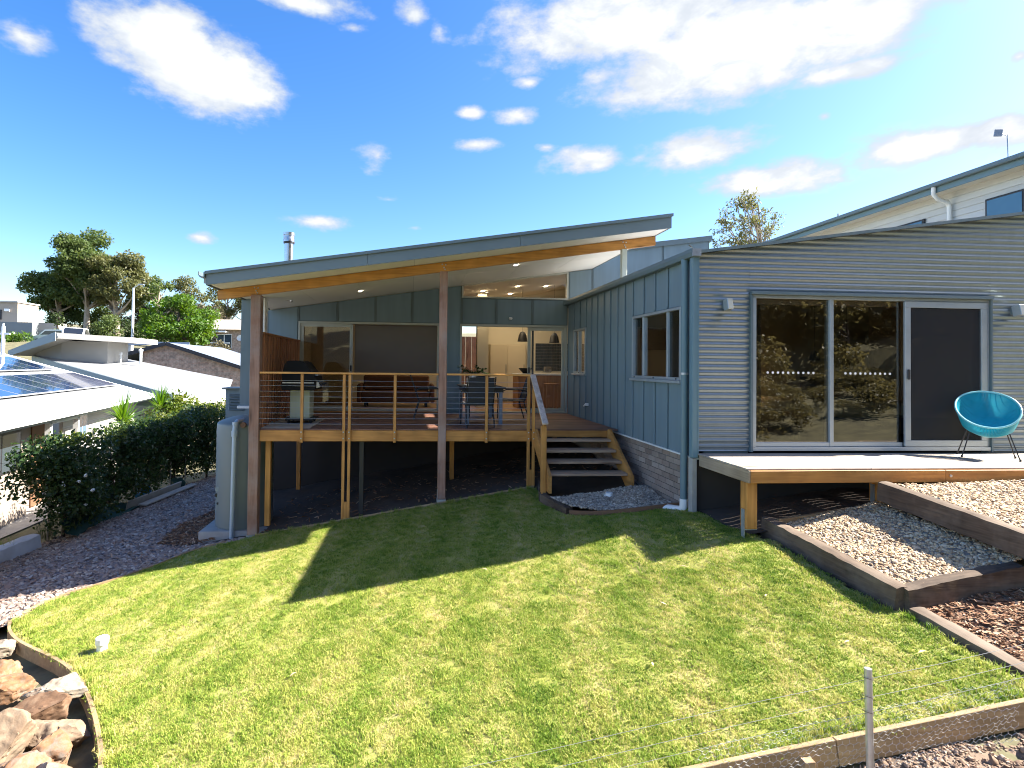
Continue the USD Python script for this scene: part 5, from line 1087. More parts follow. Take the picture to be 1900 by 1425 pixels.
def limbs(base, topz, clumps, r0, seed, bend=.25, fork=.35):
    r = np.random.default_rng(seed); b = MB(); base = np.asarray(base, float)
    zs_ = np.linspace(0, 1, 9); lean = r.normal(0, .03, 2)*(topz-base[2])
    trunk = np.stack([base[0]+lean[0]*zs_+.04*(topz-base[2])*np.sin(zs_*4+seed)*zs_, base[1]+lean[1]*zs_, base[2]-.2+(topz-base[2]+.2)*zs_], 1)
    b.tube(trunk, r0*(1-.75*zs_)*(1+.35*np.exp(-zs_*16)), 9)
    for c, rad in clumps:
        c = np.asarray(c, float); t = np.clip((c[2]-base[2])/(topz-base[2])-r.uniform(.12, .35), fork, .93); p0 = np.array([np.interp(t, zs_, trunk[:, k]) for k in range(3)])
        m = p0*.45+c*.55+np.array([0, 0, -.12*np.linalg.norm(c-p0)])+r.normal(0, .05, 3)*np.linalg.norm(c-p0); tt = np.linspace(0, 1, 6)[:, None]
        rr = r0*(1-.75*t)*.55; b.tube((1-tt)**2*p0+2*tt*(1-tt)*m+tt*tt*c, rr*(1-.8*tt[:, 0])+.006, 6)
        for _ in range(3):
            e = c+r.normal(0, .5, 3)*np.asarray(rad); b.tube([m*.4+c*.6, (m*.2+c*.8)*.5+e*.5, e], [rr*.3, rr*.2, rr*.08+.003], 4, False)
    return b
def tree(name, label, cat, base, clumps, topz, r0, per, L, W, leafm, barkm, seed, shell=.5, group=None, droop=.3, fork=.35):
    t = worldthing(name, label, cat, base, group)
    part(t, 'trunk', limbs(base, topz, clumps, r0, seed, fork=fork), barkm, True)
    part(t, 'crown', leaf_cloud(clumps, per, L, W, seed+1, shell, droop), leafm)
    return t
def blob(c, R, n, rr, seed, zsq=1.0, low=-.3):
    r = np.random.default_rng(seed); out = []
    while len(out) < n:
        d = r.normal(size=3); d /= np.linalg.norm(d)
        if d[2] < low: continue
        q = r.uniform(.35, 1.0)**.6; out.append((np.asarray(c)+d*np.asarray(R)*q, np.array([1, 1, zsq])*rr*r.uniform(.65, 1.25)))
    return out
# the big gums on the hillside at the left (world positions)
def gz_(x, y): return float(ground_z(np.array([x]), np.array([y]))[0])
GUMS = [((-48.8, 79.0), (3.6, 3.0, 4.2), 13.8, 'spreading gum tree at the left edge of the big hillside clump', 26, 1.55),
        ((-44.6, 78.0), (3.8, 3.2, 5.4), 18.4, 'tallest gum tree in the middle of the hillside clump', 30, 1.6),
        ((-40.0, 77.0), (3.6, 3.0, 5.0), 16.6, 'gum tree with forked pale trunk right of the tallest one', 26, 1.5),
        ((-36.0, 80.0), (2.9, 2.6, 3.6), 13.0, 'thinner gum tree at the right end of the hillside clump', 18, 1.25)]
for q, ((x, y), R, tz, lab, n, rr) in enumerate(GUMS):
    zc = tz-R[2]*.95; cl_ = blob((x, y, zc), R, n, rr, 60+q, .62, -.75)
    tree('gum_tree', lab, 'tree', (x, y, gz_(x, y)), cl_, tz-1, .42, 350, .34, .11, 'gum_leaf' if q != 2 else 'gum_leaf_olive', 'bark_grey', 70+q, .35, droop=.5, fork=.3)
for q, ((x, y), R, tz, lab, n, rr) in enumerate([((-33.0, 82.0), (2.2, 2, 2.6), 13.2, 'small distant gum behind the bright green tree', 14, 1.0), ((-27.6, 84.0), (2.6, 2, 2.4), 12.9, 'distant olive gum showing left above the cream house', 16, 1.0), ((-23.6, 82.0), (2.6, 2, 2.6), 12.6, 'distant olive gum right above the cream house', 16, 1.0), ((-20.2, 78.0), (2.4, 2, 2.4), 12.6, 'distant gum beside the blue fin wall', 14, 1.0)]):
    tree('gum_tree', lab, 'tree', (x, y, gz_(x, y)), blob((x, y, tz-R[2]-.3), (R[0]*1.25, R[1], R[2]*1.35), n+8, rr, 160+q, .7, -.9), tz-.8, .28, 230, .30, .10, 'gum_leaf_olive', 'bark_grey', 170+q, .35, droop=.5)
tree('broadleaf_tree', 'bright lime green broad tree behind the brick gable', 'tree', (-21.5, 51.8, 1.9), blob((-21.5, 51.8, 4.6), (3.0, 2.6, 2.4), 34, 1.05, 90, .6, -.7), 6.4, .28, 380, .22, .09, 'lime_leaf', 'bark_dark', 91, .5, droop=.1)
for q, (x, y, R, tz, lab, lm) in enumerate([(-33.6, 68.0, (1.5, 1.3, 1.7), 6.6, 'rounded mid green bush beside the parked cars', 'bush_leaf'), (-30.5, 66.0, (1.2, 1.1, 1.9), 6.7, 'yellow green upright bush among the gum trunks', 'lime_leaf'), (-26.2, 58.0, (1.1, 1.0, 1.3), 4.9, 'dense round green bush left of the light pole', 'bush_leaf'),
                                            (-28.0, 70.0, (2.0, 1.6, 1.9), 7.0, 'tangled grey brown scrub right of the gum trunks', 'dry_leaf'), (-25.5, 68.0, (2.2, 1.6, 2.6), 8.6, 'tall sparse yellowish scrub behind the light pole', 'dry_leaf'), (-38.6, 72.0, (2.0, 1.5, 1.6), 6.6, 'dark scrub below the leftmost gums', 'gum_leaf'),
                                            (-24.0, 62.0, (2.0, 1.5, 1.4), 5.0, 'dark undergrowth behind the light pole foot', 'gum_leaf'), (-36.2, 58.5, (.55, .5, 1.35), 6.2, 'narrow upright green shrub by the grey modern house', 'bush_leaf'), (-19.0, 55.0, (1.0, .9, .9), 3.6, 'ginger coloured shrub below the cream house windows', 'dry_leaf'),
                                            (-49.5, 81.0, (2.2, 1.6, 1.7), 8.2, 'dark undergrowth at the foot of the leftmost gum', 'gum_leaf'), (-45.6, 82.0, (2.3, 1.6, 1.9), 8.6, 'dark undergrowth behind the tallest gum trunk', 'gum_leaf'), (-41.8, 81.5, (2.2, 1.6, 2.0), 8.9, 'dense dull scrub between the two pale gum trunks', 'dry_leaf'), (-38.2, 82.5, (2.2, 1.6, 2.2), 9.3, 'tall dull scrub right of the pale forked gum', 'dry_leaf'), (-34.4, 84.0, (2.3, 1.6, 2.2), 9.2, 'tall olive scrub left behind the light pole', 'gum_leaf_olive'), (-30.8, 86.0, (2.4, 1.6, 2.2), 9.2, 'tall olive scrub right behind the light pole', 'gum_leaf_olive'),
                                            (-19.9, 49.0, (1.3, .9, .5), 2.25, 'yellow flowering low shrub behind the slate roof', 'photinia_leaf')]):
    tree('bush', lab, 'shrub', (x, y, gz_(x, y)), blob((x, y, tz-R[2]*.9), R, 12, R[0]*.5, 200+q, .8, -.9), tz-.5, .10, 420, .20, .08, lm, 'bark_dark', 210+q, .45)
for q in range(9):
    x = -42-rng.uniform(-1, 1)+q*.62; y = 54.6+rng.uniform(-.5, .5); z = 3.0+.02*q
    top('hedge_shrub', leaf_cloud([((x, y, z), (.7, .6, .75))], 800, .16, .06, 240+q, .6), 'lime_leaf', 'clipped yellow green shrub in the low hedge before the grey modern house', 'shrub', 'low hedge before the grey modern house')
tree('gum_tree', 'tall airy gum tree standing behind the wing roof at the right', 'tree', (25.3, 38.0, 3.0), blob((24.7, 38, 11.9), (2.3, 2.0, 2.6), 44, .55, 300, .6, -.95)+[((22.6, 38.3, 10.5), (.6, .5, .35)), ((23.2, 38.0, 10.7), (.6, .5, .4)), ((24.1, 38, 10.4), (.7, .6, .4)), ((26.4, 38, 11.2), (.5, .5, .35))], 13.2, .15, 300, .17, .05, 'gum_leaf_olive', 'bark_grey', 301, .25, droop=.6, fork=.55)
# hedge along the side path
HED = [(-7.75, 9.7, .75, -1.0, 'leafy dark hedge shrub cut by the left picture edge'), (-7.35, 12.2, 1.02, -.42, 'large dark hedge shrub with white flowers, nearest the picture front'), (-7.25, 13.75, .95, -.42, 'dark hedge shrub second along the row, behind the flowering one'), (-7.1, 15.1, .95, -.38, 'dark hedge shrub in the middle of the row above the blue bucket'),
       (-6.85, 16.4, 1.0, -.30, 'dark hedge shrub above the end of the grey plank'), (-6.35, 17.6, 1.0, -.22, 'dark hedge shrub at the far end beside the tank')]
for q, (x, y, R, tz, lab) in enumerate(HED):
    zb = float(lawn_z(x, min(y, 13)))-.05; h = tz-zb; r = np.random.default_rng(320+q)
    cl_ = [((x+r.uniform(-.5, .5)*R, y+r.uniform(-.6, .6)*R, zb+h*t), (R*.5*r.uniform(.8, 1.2),)*2+(R*.42,)) for t in np.repeat([.30, .45, .60, .74, .84], 4)]
    t = tree('hedge_shrub', lab, 'shrub', (x, y, zb), cl_, zb+h*.7, .04, 1500, .085, .030, 'hedge_leaf', 'bark_dark', 330+q, .55, droop=.1, fork=.1)
    part(t, 'young_leaves', leaf_cloud([((x+r.uniform(-.5, .5)*R, y+r.uniform(-.6, .6)*R, tz-.10-r.uniform(0, .12)), (R*.3, R*.3, .12)) for _ in range(5)], 900, .07, .025, 340+q, .3), 'photinia_leaf')
    if q == 1: part(t, 'flowers', MB().add(leaf_cloud([((x+r.uniform(-.2, .9)*R, y-r.uniform(.3, .9), tz-r.uniform(.4, 1.4)), (.03, .03, .03)) for _ in range(11)], 2000, .03, .02, 345, .2)), 'white_plastic')
def strap_plant(name, label, c, n, L, seed, matn):
    r = np.random.default_rng(seed); b = MB()
    for q in range(n):
        a = r.uniform(0, 6.28); el = r.uniform(.25, 1.45); l = L*r.uniform(.7, 1.1); t = np.linspace(0, 1, 6); o = np.array([math.cos(a), math.sin(a), 0]); s = np.array([-o[1], o[0], 0])
        p = np.asarray(c)+o*(l*np.cos(el)*t)[:, None]+np.array([0, 0, 1.])*(l*np.sin(el)*t-.45*l*t**2*np.cos(el))[:, None]; w = .028*(1-t**2)[:, None]+.002
        V = np.vstack([p+s*w, p-s*w]); F = [[i, i+6, i+7] for i in range(5)]+[[i, i+7, i+1] for i in range(5)]; b.add((V, np.array(F)))
    t = worldthing(name, label, 'plant', (c[0], c[1], -2.9))
    part(t, 'leaves', b, matn, kind='stuff'); part(t, 'stem', tube([(c[0], c[1], -2.9), c], .07, 8), 'bark_dark')
strap_plant('yucca', 'bright strappy yucca left, in front of the weatherboard wall', (-8.9, 17.6, -.80), 110, 1.15, 350, 'yucca_leaf')
strap_plant('yucca', 'bright strappy yucca further right, beside the orange tipped bush', (-8.5, 19.2, -.50), 100, 1.05, 351, 'yucca_leaf')
t = tree('photinia_bush', 'bush with orange and yellow young leaves above the hedge end', 'shrub', (-7.8, 19.5, -2.5), blob((-7.7, 19.6, -.75), (1.35, .8, .75), 16, .42, 352, .8, -.6), -.4, .05, 1100, .10, .038, 'photinia_leaf', 'bark_dark', 353, .4)
for q, (x, y) in enumerate([(-8.2, 9.3), (-7.9, 10.0), (-7.75, 11.1), (-7.6, 12.1), (-7.55, 13.1), (-7.4, 14.0)]):
    zb = float(lawn_z(x, y))+.02
    top('grass_clump', rot(tuft(360+q, 120, .16, .42), t=(x, y, zb)), 'yucca_leaf' if q < 3 else 'bush_leaf', 'clump of long rough grass under the hedge beside the path', 'grass clump', 'grass clumps under the hedge')
for q, (x, y, h) in enumerate([(-7.95, 10.35, 1.2), (-7.72, 10.55, 1.1), (-7.55, 12.0, 1.2), (-6.95, 14.3, 1.0), (-6.75, 15.9, .8), (-6.5, 16.3, .8)]):
    zb = float(lawn_z(x, min(y, 13))); top('garden_stake', tube([(x, y, zb-.1), (x+.03, y, zb+h)], .02, 7), 'old_plank', ['thin bamboo stake standing free at the far left', 'pale stake with a chipped foot right of the thin one', 'stake tied to the flowering hedge shrub', 'stake holding the upper end of the green cloth', 'leaning stake left behind the grey plank', 'leaning stake right behind the grey plank'][q], 'stake')
# shade cloth, plank, bucket, bag
def cloth():
    n, m = 40, 9; P_ = smoothline([(-7.25, 11.9), (-7.2, 12.6), (-7.1, 13.3), (-6.95, 14.2)], n); V = []
    for i in range(n):
        for j in range(m):
            x, y = P_[i]; u = i/(n-1); h = (.30+.12*math.sin(u*5))*(1-j/(m-1)); sag = .16*math.sin(u*math.pi)*(1-j/(m-1))
            V.append((x+.10*math.sin(j*1.1+u*9)*(j/(m-1))+.30*(j/(m-1)), y, lawn_z(x, min(y, 13))+.03+h-sag*.3+.03*math.sin(u*25+j)))
    V = np.array(V); F = []
    for i in range(n-1):
        for j in range(m-1): a = i*m+j; F += [[a, a+m, a+m+1], [a, a+m+1, a+1]]
    return V, np.array(F)
top('shade_cloth', cloth(), 'cloth_green', 'sagging dark green cloth strung along the hedge foot', 'cloth', smooth=True)
PLK = worldthing('loose_planks', 'two old grey boards leaning together on the purple stones', 'planks', (-6.5, 14.8, -2.4))
zp = lambda x, y: float(lawn_z(x, min(y, 13)))
part(PLK, 'plank', obox((-6.80, 13.7, zp(-6.8, 13)+.14), (-6.25, 15.4, zp(-6.25, 13)+.16), .04, .24, up=(.35, 0, 1), ch=.004), 'old_plank'); part(PLK, 'plank', obox((-6.55, 13.9, zp(-6.55, 13)+.06), (-6.0, 15.7, zp(-6.0, 13)+.08), .22, .035, ch=.004), 'old_plank')
BU = worldthing('bucket', 'bright blue plastic bucket lying under the hedge', 'bucket', (-7.2, 15.0, -2.3))
part(BU, 'bucket_body', rot(lathe([(.0, 0), (.13, 0), (.16, .28), (.17, .285), (.165, .30), (.15, .29), (.12, .02), (0, .02)], sides=20), ry=1.4, t=(-7.2, 15.0, zp(-7.2, 13)+.20)), 'bucket_blue', 40)
top('green_sack', rock((-6.65, 16.1, zp(-6.65, 13)+.12), (.4, .3, .3), 9), 'cloth_green', 'small teal bundle behind the grey boards', 'sack', smooth=40)
top('rolled_sack', rough_bar((-7.85, 10.55, zp(-7.85, 10.6)+.13), (-7.45, 11.5, zp(-7.45, 11.5)+.16), .30, .27, 12, .03, 14), 'bag_white', 'pale blue grey rolled sack lying on the path edge at the left', 'sack', smooth=60)
top('path_edging', ribbon(smoothline([(-8.15, 9.9), (-7.95, 10.4), (-7.75, 10.7)]), .05, lambda x, y: lawn_z(x, y)-.1, lambda x, y: lawn_z(x, y)+.07), 'edging_any', 'short edging piece ending at the rolled sack', 'edging')

# ------------------------------------------------------------------ the neighbours below
K_ = np.array([-11.416, 24.99, -.326]); e_ = np.array([.1836, -.9830, 0]); n_ = np.array([-.9830, -.1836, 0]); SL = .30
def A(s, t, dz=0.0): return K_+e_*s+n_*t+np.array([0, 0, SL*t+dz])
def slab(pts, th):
    p = np.array(pts, float); nrm = np.cross(p[1]-p[0], p[2]-p[0]); nrm /= np.linalg.norm(nrm)
    if nrm[2] < 0: nrm = -nrm
    return hull(np.vstack([p, p-nrm*th]))
HA = worldthing('solar_house', 'pale roofed neighbour house with two rows of solar panels', 'house', tuple(A(8, 4)*np.array([1, 1, 0])+np.array([0, 0, -3])))
ra = part(HA, 'roof', slab([A(-.05, 0), A(22, 0), A(22, 6.0), A(-.05, 6.0)], .06), 'roof_white_metal')
part(ra, 'far_roof_slope', slab([A(-.05, 6.0), A(22, 6.0), A(22, 6.0)+n_*6+np.array([0, 0, -1.8]), A(-.05, 6.0)+n_*6+np.array([0, 0, -1.8])], .06), 'roof_white_metal')
part(ra, 'gutter', obox(A(-.1, -.05, -.05), A(22, -.05, -.05), .11, .09, ch=.01), 'white_trim')
part(ra, 'fascia', obox(A(-.05, .06, -.13), A(22, .06, -.13), .03, .16), 'grey_fascia')
part(ra, 'verge_capping', obox(A(-.05, 0, .03), A(-.05, 6.0, .03), .12, .05), 'white_trim')
for row, (t0, s0, nn2) in enumerate(((1.28, .35, 11), (3.44, .85, 6))):
    for q in range(nn2):
        s = s0+q*1.02; c = [A(s, t0, .10), A(s+1.0, t0, .10), A(s+1.0, t0+1.66, .10), A(s, t0+1.66, .10)]
        pn = part(ra, 'solar_panel', slab(c, .035), 'aluminium'); i_ = [A(s+.025, t0+.025, .103), A(s+.975, t0+.025, .103), A(s+.975, t0+1.635, .103), A(s+.025, t0+1.635, .103)]
        part(pn, 'cells', slab(i_, .002), 'solar_cell')
def wallA(s0, s1, z0, z1, off, matn, name, par, th=.08):
    o = n_*.62+(-n_)*off; a, b = K_+e_*s0+o, K_+e_*s1+o
    q = np.array([a, b, b+n_*th, a+n_*th])[:, :2]; return part(par, name, prism(q, 2, z0, z1), matn)
wallA(.4, 7.5, -3.3, -.50, 0, 'neighbour_board', 'wall', HA); wallA(7.5, 9.6, -3.3, -.50, -.3, 'tan_render', 'wall', HA); wallA(9.6, 21.5, -3.3, -.50, 0, 'tan_render', 'wall', HA)
for q in range(13): wallA(.4, 7.5, -3.0+q*.19, -2.83+q*.19, .014, 'white_render', 'weatherboard', HA, .02)
for s0, s1, z0, z1 in ((5.6, 6.4, -1.5, -.62), (10.0, 11.9, -1.7, -.66), (13.5, 15, -1.7, -.66)):
    w = wallA(s0, s1, z0, z1, .02, 'white_trim' if s0 < 6 else 'dark_fascia', 'window', HA, .03); wallA(s0+.06, (s0+s1)/2-.03, z0+.06, z1-.06, .024, 'blue_glass' if s0 < 6 else 'far_glass', 'pane', w, .01); wallA((s0+s1)/2+.03, s1-.06, z0+.06, z1-.06, .024, 'blue_glass' if s0 < 6 else 'far_glass', 'pane', w, .01)
dA = wallA(7.75, 8.75, -3.2, -.72, -.26, 'timber_far', 'door', HA, .03)
for s in (7.35, 9.2): wallA(s, s+.14, -3.3, -.46, .42, 'white_trim', 'veranda_post', HA, .14)
wallA(7.3, 9.4, -.62, -.47, .42, 'white_trim', 'veranda_beam', HA, .1)

HB = worldthing('white_roof_house', 'neighbour house with a long white low roof and a raised clerestory box', 'house', (-16, 31, -3))
rb = part(HB, 'roof', slab([(-20.6, 31.2, 1.45), (-19.4, 36.0, 1.58), (-10.0, 31.4, .20), (-8.9, 27.2, -.38), (-10.2, 24.95, -.36)], .08), 'roof_white_metal')
part(rb, 'fascia', hull([(-20.62, 31.15, 1.43), (-10.22, 24.88, -.37), (-20.62, 31.15, 1.10), (-10.22, 24.88, -.85), (-20.55, 31.25, 1.43), (-10.15, 24.98, -.37), (-20.55, 31.25, 1.10), (-10.15, 24.98, -.85)]), 'grey_fascia')
part(rb, 'end_fascia', hull([(-8.85, 27.2, -.40), (-10.2, 24.92, -.38), (-8.85, 27.2, -.72), (-10.2, 24.92, -.80), (-8.95, 27.25, -.40), (-10.3, 25.0, -.38), (-8.95, 27.25, -.72), (-10.3, 25.0, -.8)]), 'white_trim')
part(HB, 'wall', prism([(-20.3, 31.3), (-10.2, 25.2), (-9.1, 27.3), (-10.4, 31.2), (-19.2, 35.6)], 2, -3.2, -.95), 'tan_render')
part(HB, 'clerestory_box', prism([(-20.4, 31.2), (-19.0, 31.0), (-16.9, 31.6), (-17.0, 34.0), (-20.4, 34.0)], 2, .9, 2.25), 'white_render')
part(HB, 'clerestory_roof', MB().add(slab([(-20.9, 29.9, 1.62), (-18.4, 29.6, 2.62), (-18.4, 34.5, 2.62), (-20.9, 34.5, 1.62)], .24)).add(slab([(-18.39, 29.6, 2.62), (-15.5, 31.2, 2.50), (-15.5, 34.5, 2.50), (-18.39, 34.5, 2.62)], .30)), 'white_render')
part(HB, 'clerestory_fascia', hull([(-20.95, 29.87, 1.66), (-18.42, 29.55, 2.66), (-18.42, 29.55, 2.20), (-20.95, 29.87, 1.36), (-20.95, 29.92, 1.66), (-18.42, 29.6, 2.66), (-18.42, 29.6, 2.20), (-20.95, 29.92, 1.36)]), 'grey_fascia')
for x, y, z, h, r_ in ((-16.6, 32.4, 1.10, .45, .05), (-15.4, 32.2, 1.0, .75, .07)):
    p = part(HB, 'roof_vent', lathe([(r_, 0), (r_, h), (r_*1.6, h), (r_*1.6, h+.12), (0, h+.16)], (x, y, z), 14), 'white_trim', 40)
HC = worldthing('brick_gable_house', 'brick gabled neighbour house with a slate coloured metal roof', 'house', (-15, 40, -3))
gab = [(-17.75, -2), (-17.75, 1.86), (-16.2, 2.30), (-10.9, .62), (-10.9, -2)]
part(HC, 'gable_wall', prism(gab, 1, 37.45, 37.7), 'brick_far')
part(HC, 'side_wall', bx(-22.5, -17.75, 40.8, 41.0, -2, 1.5), 'navy_wall'); part(HC, 'wing_wall', prism([(-17.78, 37.5), (-17.74, 37.5), (-17.74, 41), (-17.78, 41)], 2, -2, 1.75), 'navy_wall')
part(HC, 'wing_wall', bx(-27.5, -21.9, 44.0, 44.3, -1, 2.5), 'navy_wall'); part(HC, 'pale_pier', bx(-22.3, -21.6, 43.6, 43.98, -1, 2.55), 'white_render')
part(HC, 'flat_fascia', bx(-27.6, -17.2, 43.5, 43.55, 2.45, 2.72), 'slate_metal')
rc = part(HC, 'roof', MB().add(slab([(-16.2, 37.2, 2.45), (-16.2, 48, 2.45), (-10.3, 48, .60), (-10.3, 37.2, .60)], .06)).add(slab([(-16.2, 37.2, 2.45), (-16.2, 48, 2.45), (-22.2, 48, .72), (-22.2, 37.2, .72)], .06)), 'slate_metal')
part(rc, 'barge_board', MB().add(obox((-16.2, 37.16, 2.38), (-10.3, 37.16, .52), .05, .24)).add(obox((-16.2, 37.16, 2.38), (-22.2, 37.16, .62), .05, .24)), 'dark_fascia')
HD = worldthing('cream_house', 'cream roofed brick house with white framed windows on the hill', 'house', (-20, 62, 2))
part(HD, 'wall', bx(-23.5, -15, 62.0, 66, 1.9, 5.0), 'brick_far')
part(HD, 'roof', hull([(-24.2, 61.3, 4.85), (-14, 61.3, 4.85), (-14, 67, 4.85), (-24.2, 67, 4.85), (-22.5, 64, 6.15), (-14, 64, 6.15)]), 'cream_tile_roof')
part(HD, 'porch_roof', bx(-23.6, -20.3, 61.0, 62.0, 4.52, 4.66), 'white_trim')
for x0, x1 in ((-23.1, -22.0), (-21.55, -19.9)):
    w = part(HD, 'window', bx(x0, x1, 61.93, 61.99, 2.75, 4.35), 'white_trim')
    for q in range(2): part(w, 'pane', bx(x0+.08+q*(x1-x0-.04)/2, x0-.04+(q+1)*(x1-x0-.0)/2, 61.91, 61.94, 2.83, 4.27), 'far_glass')
part(HD, 'balustrade', MB().box(-23.6, -19.8, 60.95, 61.0, 3.30, 3.38).box(-23.6, -19.8, 60.95, 61.0, 2.75, 2.81), 'white_trim')
part(HD, 'satellite_dish', rot(lathe([(.0, 0), (.2, .03), (.36, .12)], sides=16), rx=1.2, t=(-18.9, 61.7, 3.9)), 'white_trim', 40)
HE = worldthing('grey_modern_house', 'grey flat roofed modern house on the far left hill', 'house', (-41, 60, 3.5))
part(HE, 'upper_block', bx(-47, -40.0, 58.2, 61.3, 4.9, 7.05), 'tan_render'); part(HE, 'roof_edge', bx(-47.1, -39.9, 58.05, 61.4, 7.06, 7.2), 'white_render')
part(HE, 'lower_block', bx(-47, -37.9, 57.2, 58.15, 2.9, 5.0), 'grey_cladding'); part(HE, 'side_panel', bx(-39.99, -39.95, 59.6, 60.8, 5.0, 5.8), 'white_render')
part(HE, 'carport_beam', hull([(-43.5, 56.3, 4.0), (-39, 56.3, 3.75), (-43.5, 56.5, 4.0), (-39, 56.5, 3.75), (-43.5, 56.3, 4.25), (-39, 56.3, 3.9), (-43.5, 56.5, 4.25), (-39, 56.5, 3.9)]), 'white_render')
w = part(HE, 'window', bx(-43.5, -41.5, 58.13, 58.19, 5.3, 6.3), 'dark_fascia'); part(w, 'pane', bx(-43.4, -41.6, 58.11, 58.14, 5.4, 6.2), 'far_glass')
part(HE, 'wall_light', bx(-41.2, -40.7, 58.05, 58.19, 6.15, 6.4), 'white_plastic')
GA = worldthing('garage', 'cream garage with a grey roller door beside the modern house', 'garage', (-39, 64, 3.5))
part(GA, 'wall', MB().box(-41.4, -39.1, 63.2, 64.6, 2.9, 5.35), 'white_render'); part(GA, 'roller_door', bx(-41.1, -39.6, 63.12, 63.19, 2.9, 4.5), 'grey_fascia')
def car(loc, rz, mt, label, tall=1.0):
    c = thing('parked_car', label, 'car', loc, rz)
    prof = [(-2.2, .35), (-2.25, .75), (-2.1, .95), (-1.7, 1.0), (-1.35, 1.45*tall), (-1.1, 1.55*tall), (.6, 1.55*tall), (1.3, 1.02), (2.1, .88), (2.3, .65), (2.3, .35)]
    part(c, 'body', prism(prof, 1, -.88, .88), mt); part(c, 'side_windows', prism([(-1.5, 1.05), (-1.18, 1.43*tall), (.55, 1.43*tall), (1.08, 1.05)], 1, -.895, .895), 'car_glass')
    part(c, 'windscreen', obox((.68, 0, 1.50*tall), (1.27, 0, 1.06), 1.5, .03), 'car_glass'); part(c, 'rear_window', obox((-1.33, 0, 1.46*tall), (-1.66, 0, 1.05), 1.5, .03), 'car_glass')
    for x in (-1.4, 1.4):
        for y in (-.82, .82):
            w = part(c, 'wheel', rot(lathe([(0, -.1), (.34, -.1), (.34, .1), (0, .1)], sides=18), rx=math.pi/2, t=(x, y, .34)), 'rubber', 40); part(w, 'rim', rot(lathe([(0, -.11), (.2, -.11), (.2, .11), (0, .11)], sides=14), rx=math.pi/2, t=(x, y, .34)), 'aluminium')
    for y in (-.65, .65): part(c, 'tail_light', bx(-2.27, -2.2, y-.15, y+.15, .75, .92), 'sofa_brown')
car((-34.4, 55.6, 2.62), 2.9, 'car_silver', 'silver car parked left beside the white one'); car((-32.2, 54.6, 2.60), -1.2, 'car_white', 'white car parked at the right above the white roof', 1.12)
PP = worldthing('power_pole', 'white power pole with a cross arm at the left picture edge', 'pole', (-15.05, 21.2, -3))
part(PP, 'pole', tube([(-15.05, 21.2, -3.2), (-15.05, 21.2, 2.4)], [.085, .06], 10), 'white_trim', 40); part(PP, 'cross_arm', bx(-15.3, -14.8, 21.17, 21.23, 2.1, 2.16), 'white_trim'); part(PP, 'junction_box', bx(-15.12, -14.98, 21.08, 21.14, 1.0, 1.3, ch=.01), 'white_trim'); part(PP, 'insulator', lathe([(.03, 0), (.04, .05), (.02, .12), (0, .13)], (-15.05, 21.2, 2.4), 10), 'white_trim')
LP = worldthing('light_pole', 'pale street light pole between the scrub and the bright green tree', 'pole', (-25.7, 52.1, 2))
part(LP, 'pole', tube([(-25.7, 52.1, 1.9), (-25.7, 52.1, 8.0)], [.13, .09], 10), 'white_trim', 40); part(LP, 'lamp_arm', tube([(-25.7, 52.1, 8.0), (-25.0, 51.8, 8.3)], .04, 8), 'white_trim'); part(LP, 'lamp_head', bx(-25.1, -24.6, 51.65, 51.9, 8.22, 8.34, ch=.02), 'galvanised')
# the two storey house above the wing
HF = worldthing('two_storey_house', 'white weatherboard two storey house rising behind the wing roof', 'house', (17, 16, 1))
part(HF, 'wall', bx(14.03, 20, 9.6, 34, 1, 5.86), 'neighbour_board')
for q in range(17): 
    z0 = 2.9+q*.172; part(HF, 'weatherboard', hull([(14.0, 9.6, z0), (14.022, 9.6, z0+.17), (14.03, 9.6, z0+.17), (14.03, 9.6, z0), (14.0, 34, z0), (14.022, 34, z0+.17), (14.03, 34, z0+.17), (14.03, 34, z0)]), 'neighbour_board')
rf_ = part(HF, 'roof', slab([(13.42, 9.2, 5.98), (13.42, 34.6, 5.98), (20.5, 34.6, 7.0), (20.5, 9.2, 7.0)], .06), 'slate_metal')
part(rf_, 'gutter', bx(13.36, 13.48, 9.2, 34.6, 5.88, 5.99, ch=.02), 'blue_grey_trim'); part(rf_, 'fascia', bx(13.482, 13.51, 9.2, 34.6, 5.74, 5.93), 'downpipe_blue'); part(rf_, 'eave_lining', bx(13.512, 14.02, 9.2, 34.6, 5.80, 5.83), 'white_soffit')
for y0, y1, z0, z1 in ((10.2, 12.05, 4.2, 5.34), (13.62, 14.95, 4.2, 5.30)):
    w = part(HF, 'window', bx(13.95, 14.0, y0, y1, z0, z1, ch=.004), 'dark_fascia'); m_ = y0+(y1-y0)*.55
    part(w, 'pane', bx(13.94, 13.952, y0+.05, m_-.03, z0+.05, z1-.05), 'blue_glass'); part(w, 'pane', bx(13.94, 13.952, m_+.03, y1-.05, z0+.05, z1-.05), 'blue_glass')
for y in (12.9, 19.0):
    part(HF, 'downpipe', tube([(13.43, y-.05, 5.90), (13.43, y-.05, 5.70), (13.6, y, 5.60), (13.88, y, 5.52), (13.92, y, 5.40), (13.92, y, 1.2)], .05, 10), 'white_trim', 40)
part(rf_, 'vent_pipe', lathe([(.03, 0), (.03, .45), (0, .46)], (14.3, 17.0, 5.95), 8), 'galvanised')
AN = worldthing('roof_antenna', 'small flat antenna on a thin mast above the two storey roof', 'antenna', (13.95, 11.55, 6.0))
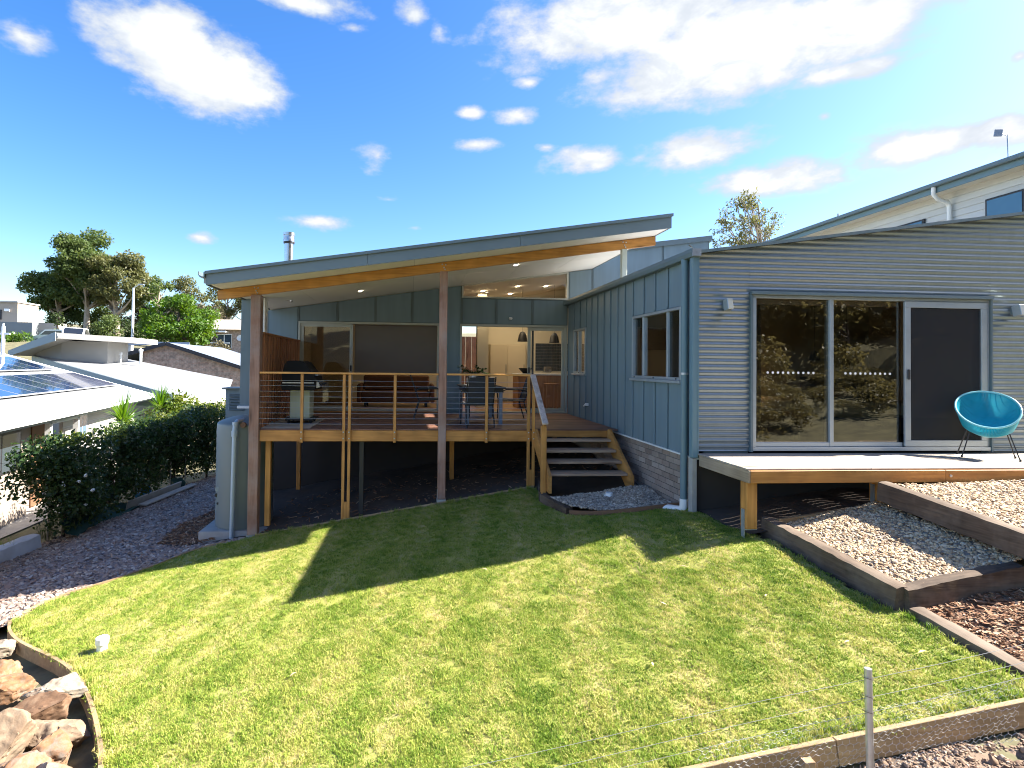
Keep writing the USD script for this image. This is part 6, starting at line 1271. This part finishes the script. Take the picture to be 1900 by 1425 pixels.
part(AN, 'mast', tube([(13.95, 11.53, 5.95), (13.95, 11.55, 6.72)], .012, 6), 'galvanised'); part(AN, 'panel', rot(bx(-.075, .075, -.02, .02, -.085, .085, ch=.01), rz=-.55, ry=.15, t=(13.78, 11.6, 6.78)), 'slate_metal'); part(AN, 'bracket', tube([(13.95, 11.55, 6.70), (13.82, 11.58, 6.76)], .012, 6), 'galvanised')

# ------------------------------------------------------------------ the bush slope behind the viewpoint, mirrored in the glass
proto = None; r = np.random.default_rng(400)
for q in range(44):
    x = 3+(q % 15)*2.6+r.uniform(-.9, .9); y = -5.5-(q//15)*4.2-r.uniform(0, 3); z = gz_(x, y); s = r.uniform(.8, 1.25)
    if proto is None:
        proto = tree('slope_gum', 'tall pale trunked gum tree on the slope behind the viewpoint', 'tree', (x, y, z), blob((x, y, z+7.0), (2.3, 2.3, 3.6), 20, 1.0, 401, .8, -.9)+blob((x, y, z+1.2), (1.8, 1.6, 1.0), 8, .8, 402, .8, -.9), z+9.5, .20, 130, .32, .10, 'slope_leaf', 'bark_pale', 403, .3, 'gum trees on the slope behind the viewpoint')
    else: copy(proto, (x, y, z), r.uniform(0, 6.28), 'tall pale trunked gum tree on the slope behind the viewpoint', 'tree', 'gum trees on the slope behind the viewpoint', (s, s, s))
bushp = None
for q in range(70):
    x = 2+(q % 24)*1.6+r.uniform(-.6, .6); y = -2.6-(q//24)*2.6-r.uniform(0, 2); z = gz_(x, y); s = r.uniform(.8, 1.5)
    if bushp is None: bushp = tree('slope_bush', 'dense undergrowth bush on the slope behind the viewpoint', 'shrub', (x, y, z), blob((x, y, z+.6), (.95, .9, .75), 10, .45, 410, .8, -.9), z+1.0, .04, 420, .16, .05, 'slope_leaf', 'bark_dark', 411, .4, 'bushes on the slope behind the viewpoint')
    else: copy(bushp, (x, y, z), r.uniform(0, 6.28), 'dense undergrowth bush on the slope behind the viewpoint', 'shrub', 'bushes on the slope behind the viewpoint', (s, s, s))
for q in range(60):
    x = 6.5+(q % 15)*1.05+r.uniform(-.5, .5); y = 1.2-(q//15)*1.1-r.uniform(0, .8); z = gz_(x, y); s = r.uniform(.35, .75)
    copy(bushp, (x, y, z), r.uniform(0, 6.28), 'dense undergrowth bush on the slope behind the viewpoint', 'shrub', 'bushes on the slope behind the viewpoint', (s, s, s*.8))
SR = worldthing('garden_handrail', 'galvanised handrail of the garden steps mirrored in the sliding door', 'handrail', (5, -2, 0))
part(SR, 'rail', tube([(3.0, -.9, .25), (5.2, -2.4, 1.55), (6.6, -2.5, 1.6)], .022, 10), 'galvanised')
for x, y, z in ((3.4, -1.2, -.4), (5.2, -2.4, .3), (6.6, -2.5, .5)): part(SR, 'post', tube([(x, y, z-.5), (x, y, z+1.22)], .025, 10), 'galvanised')
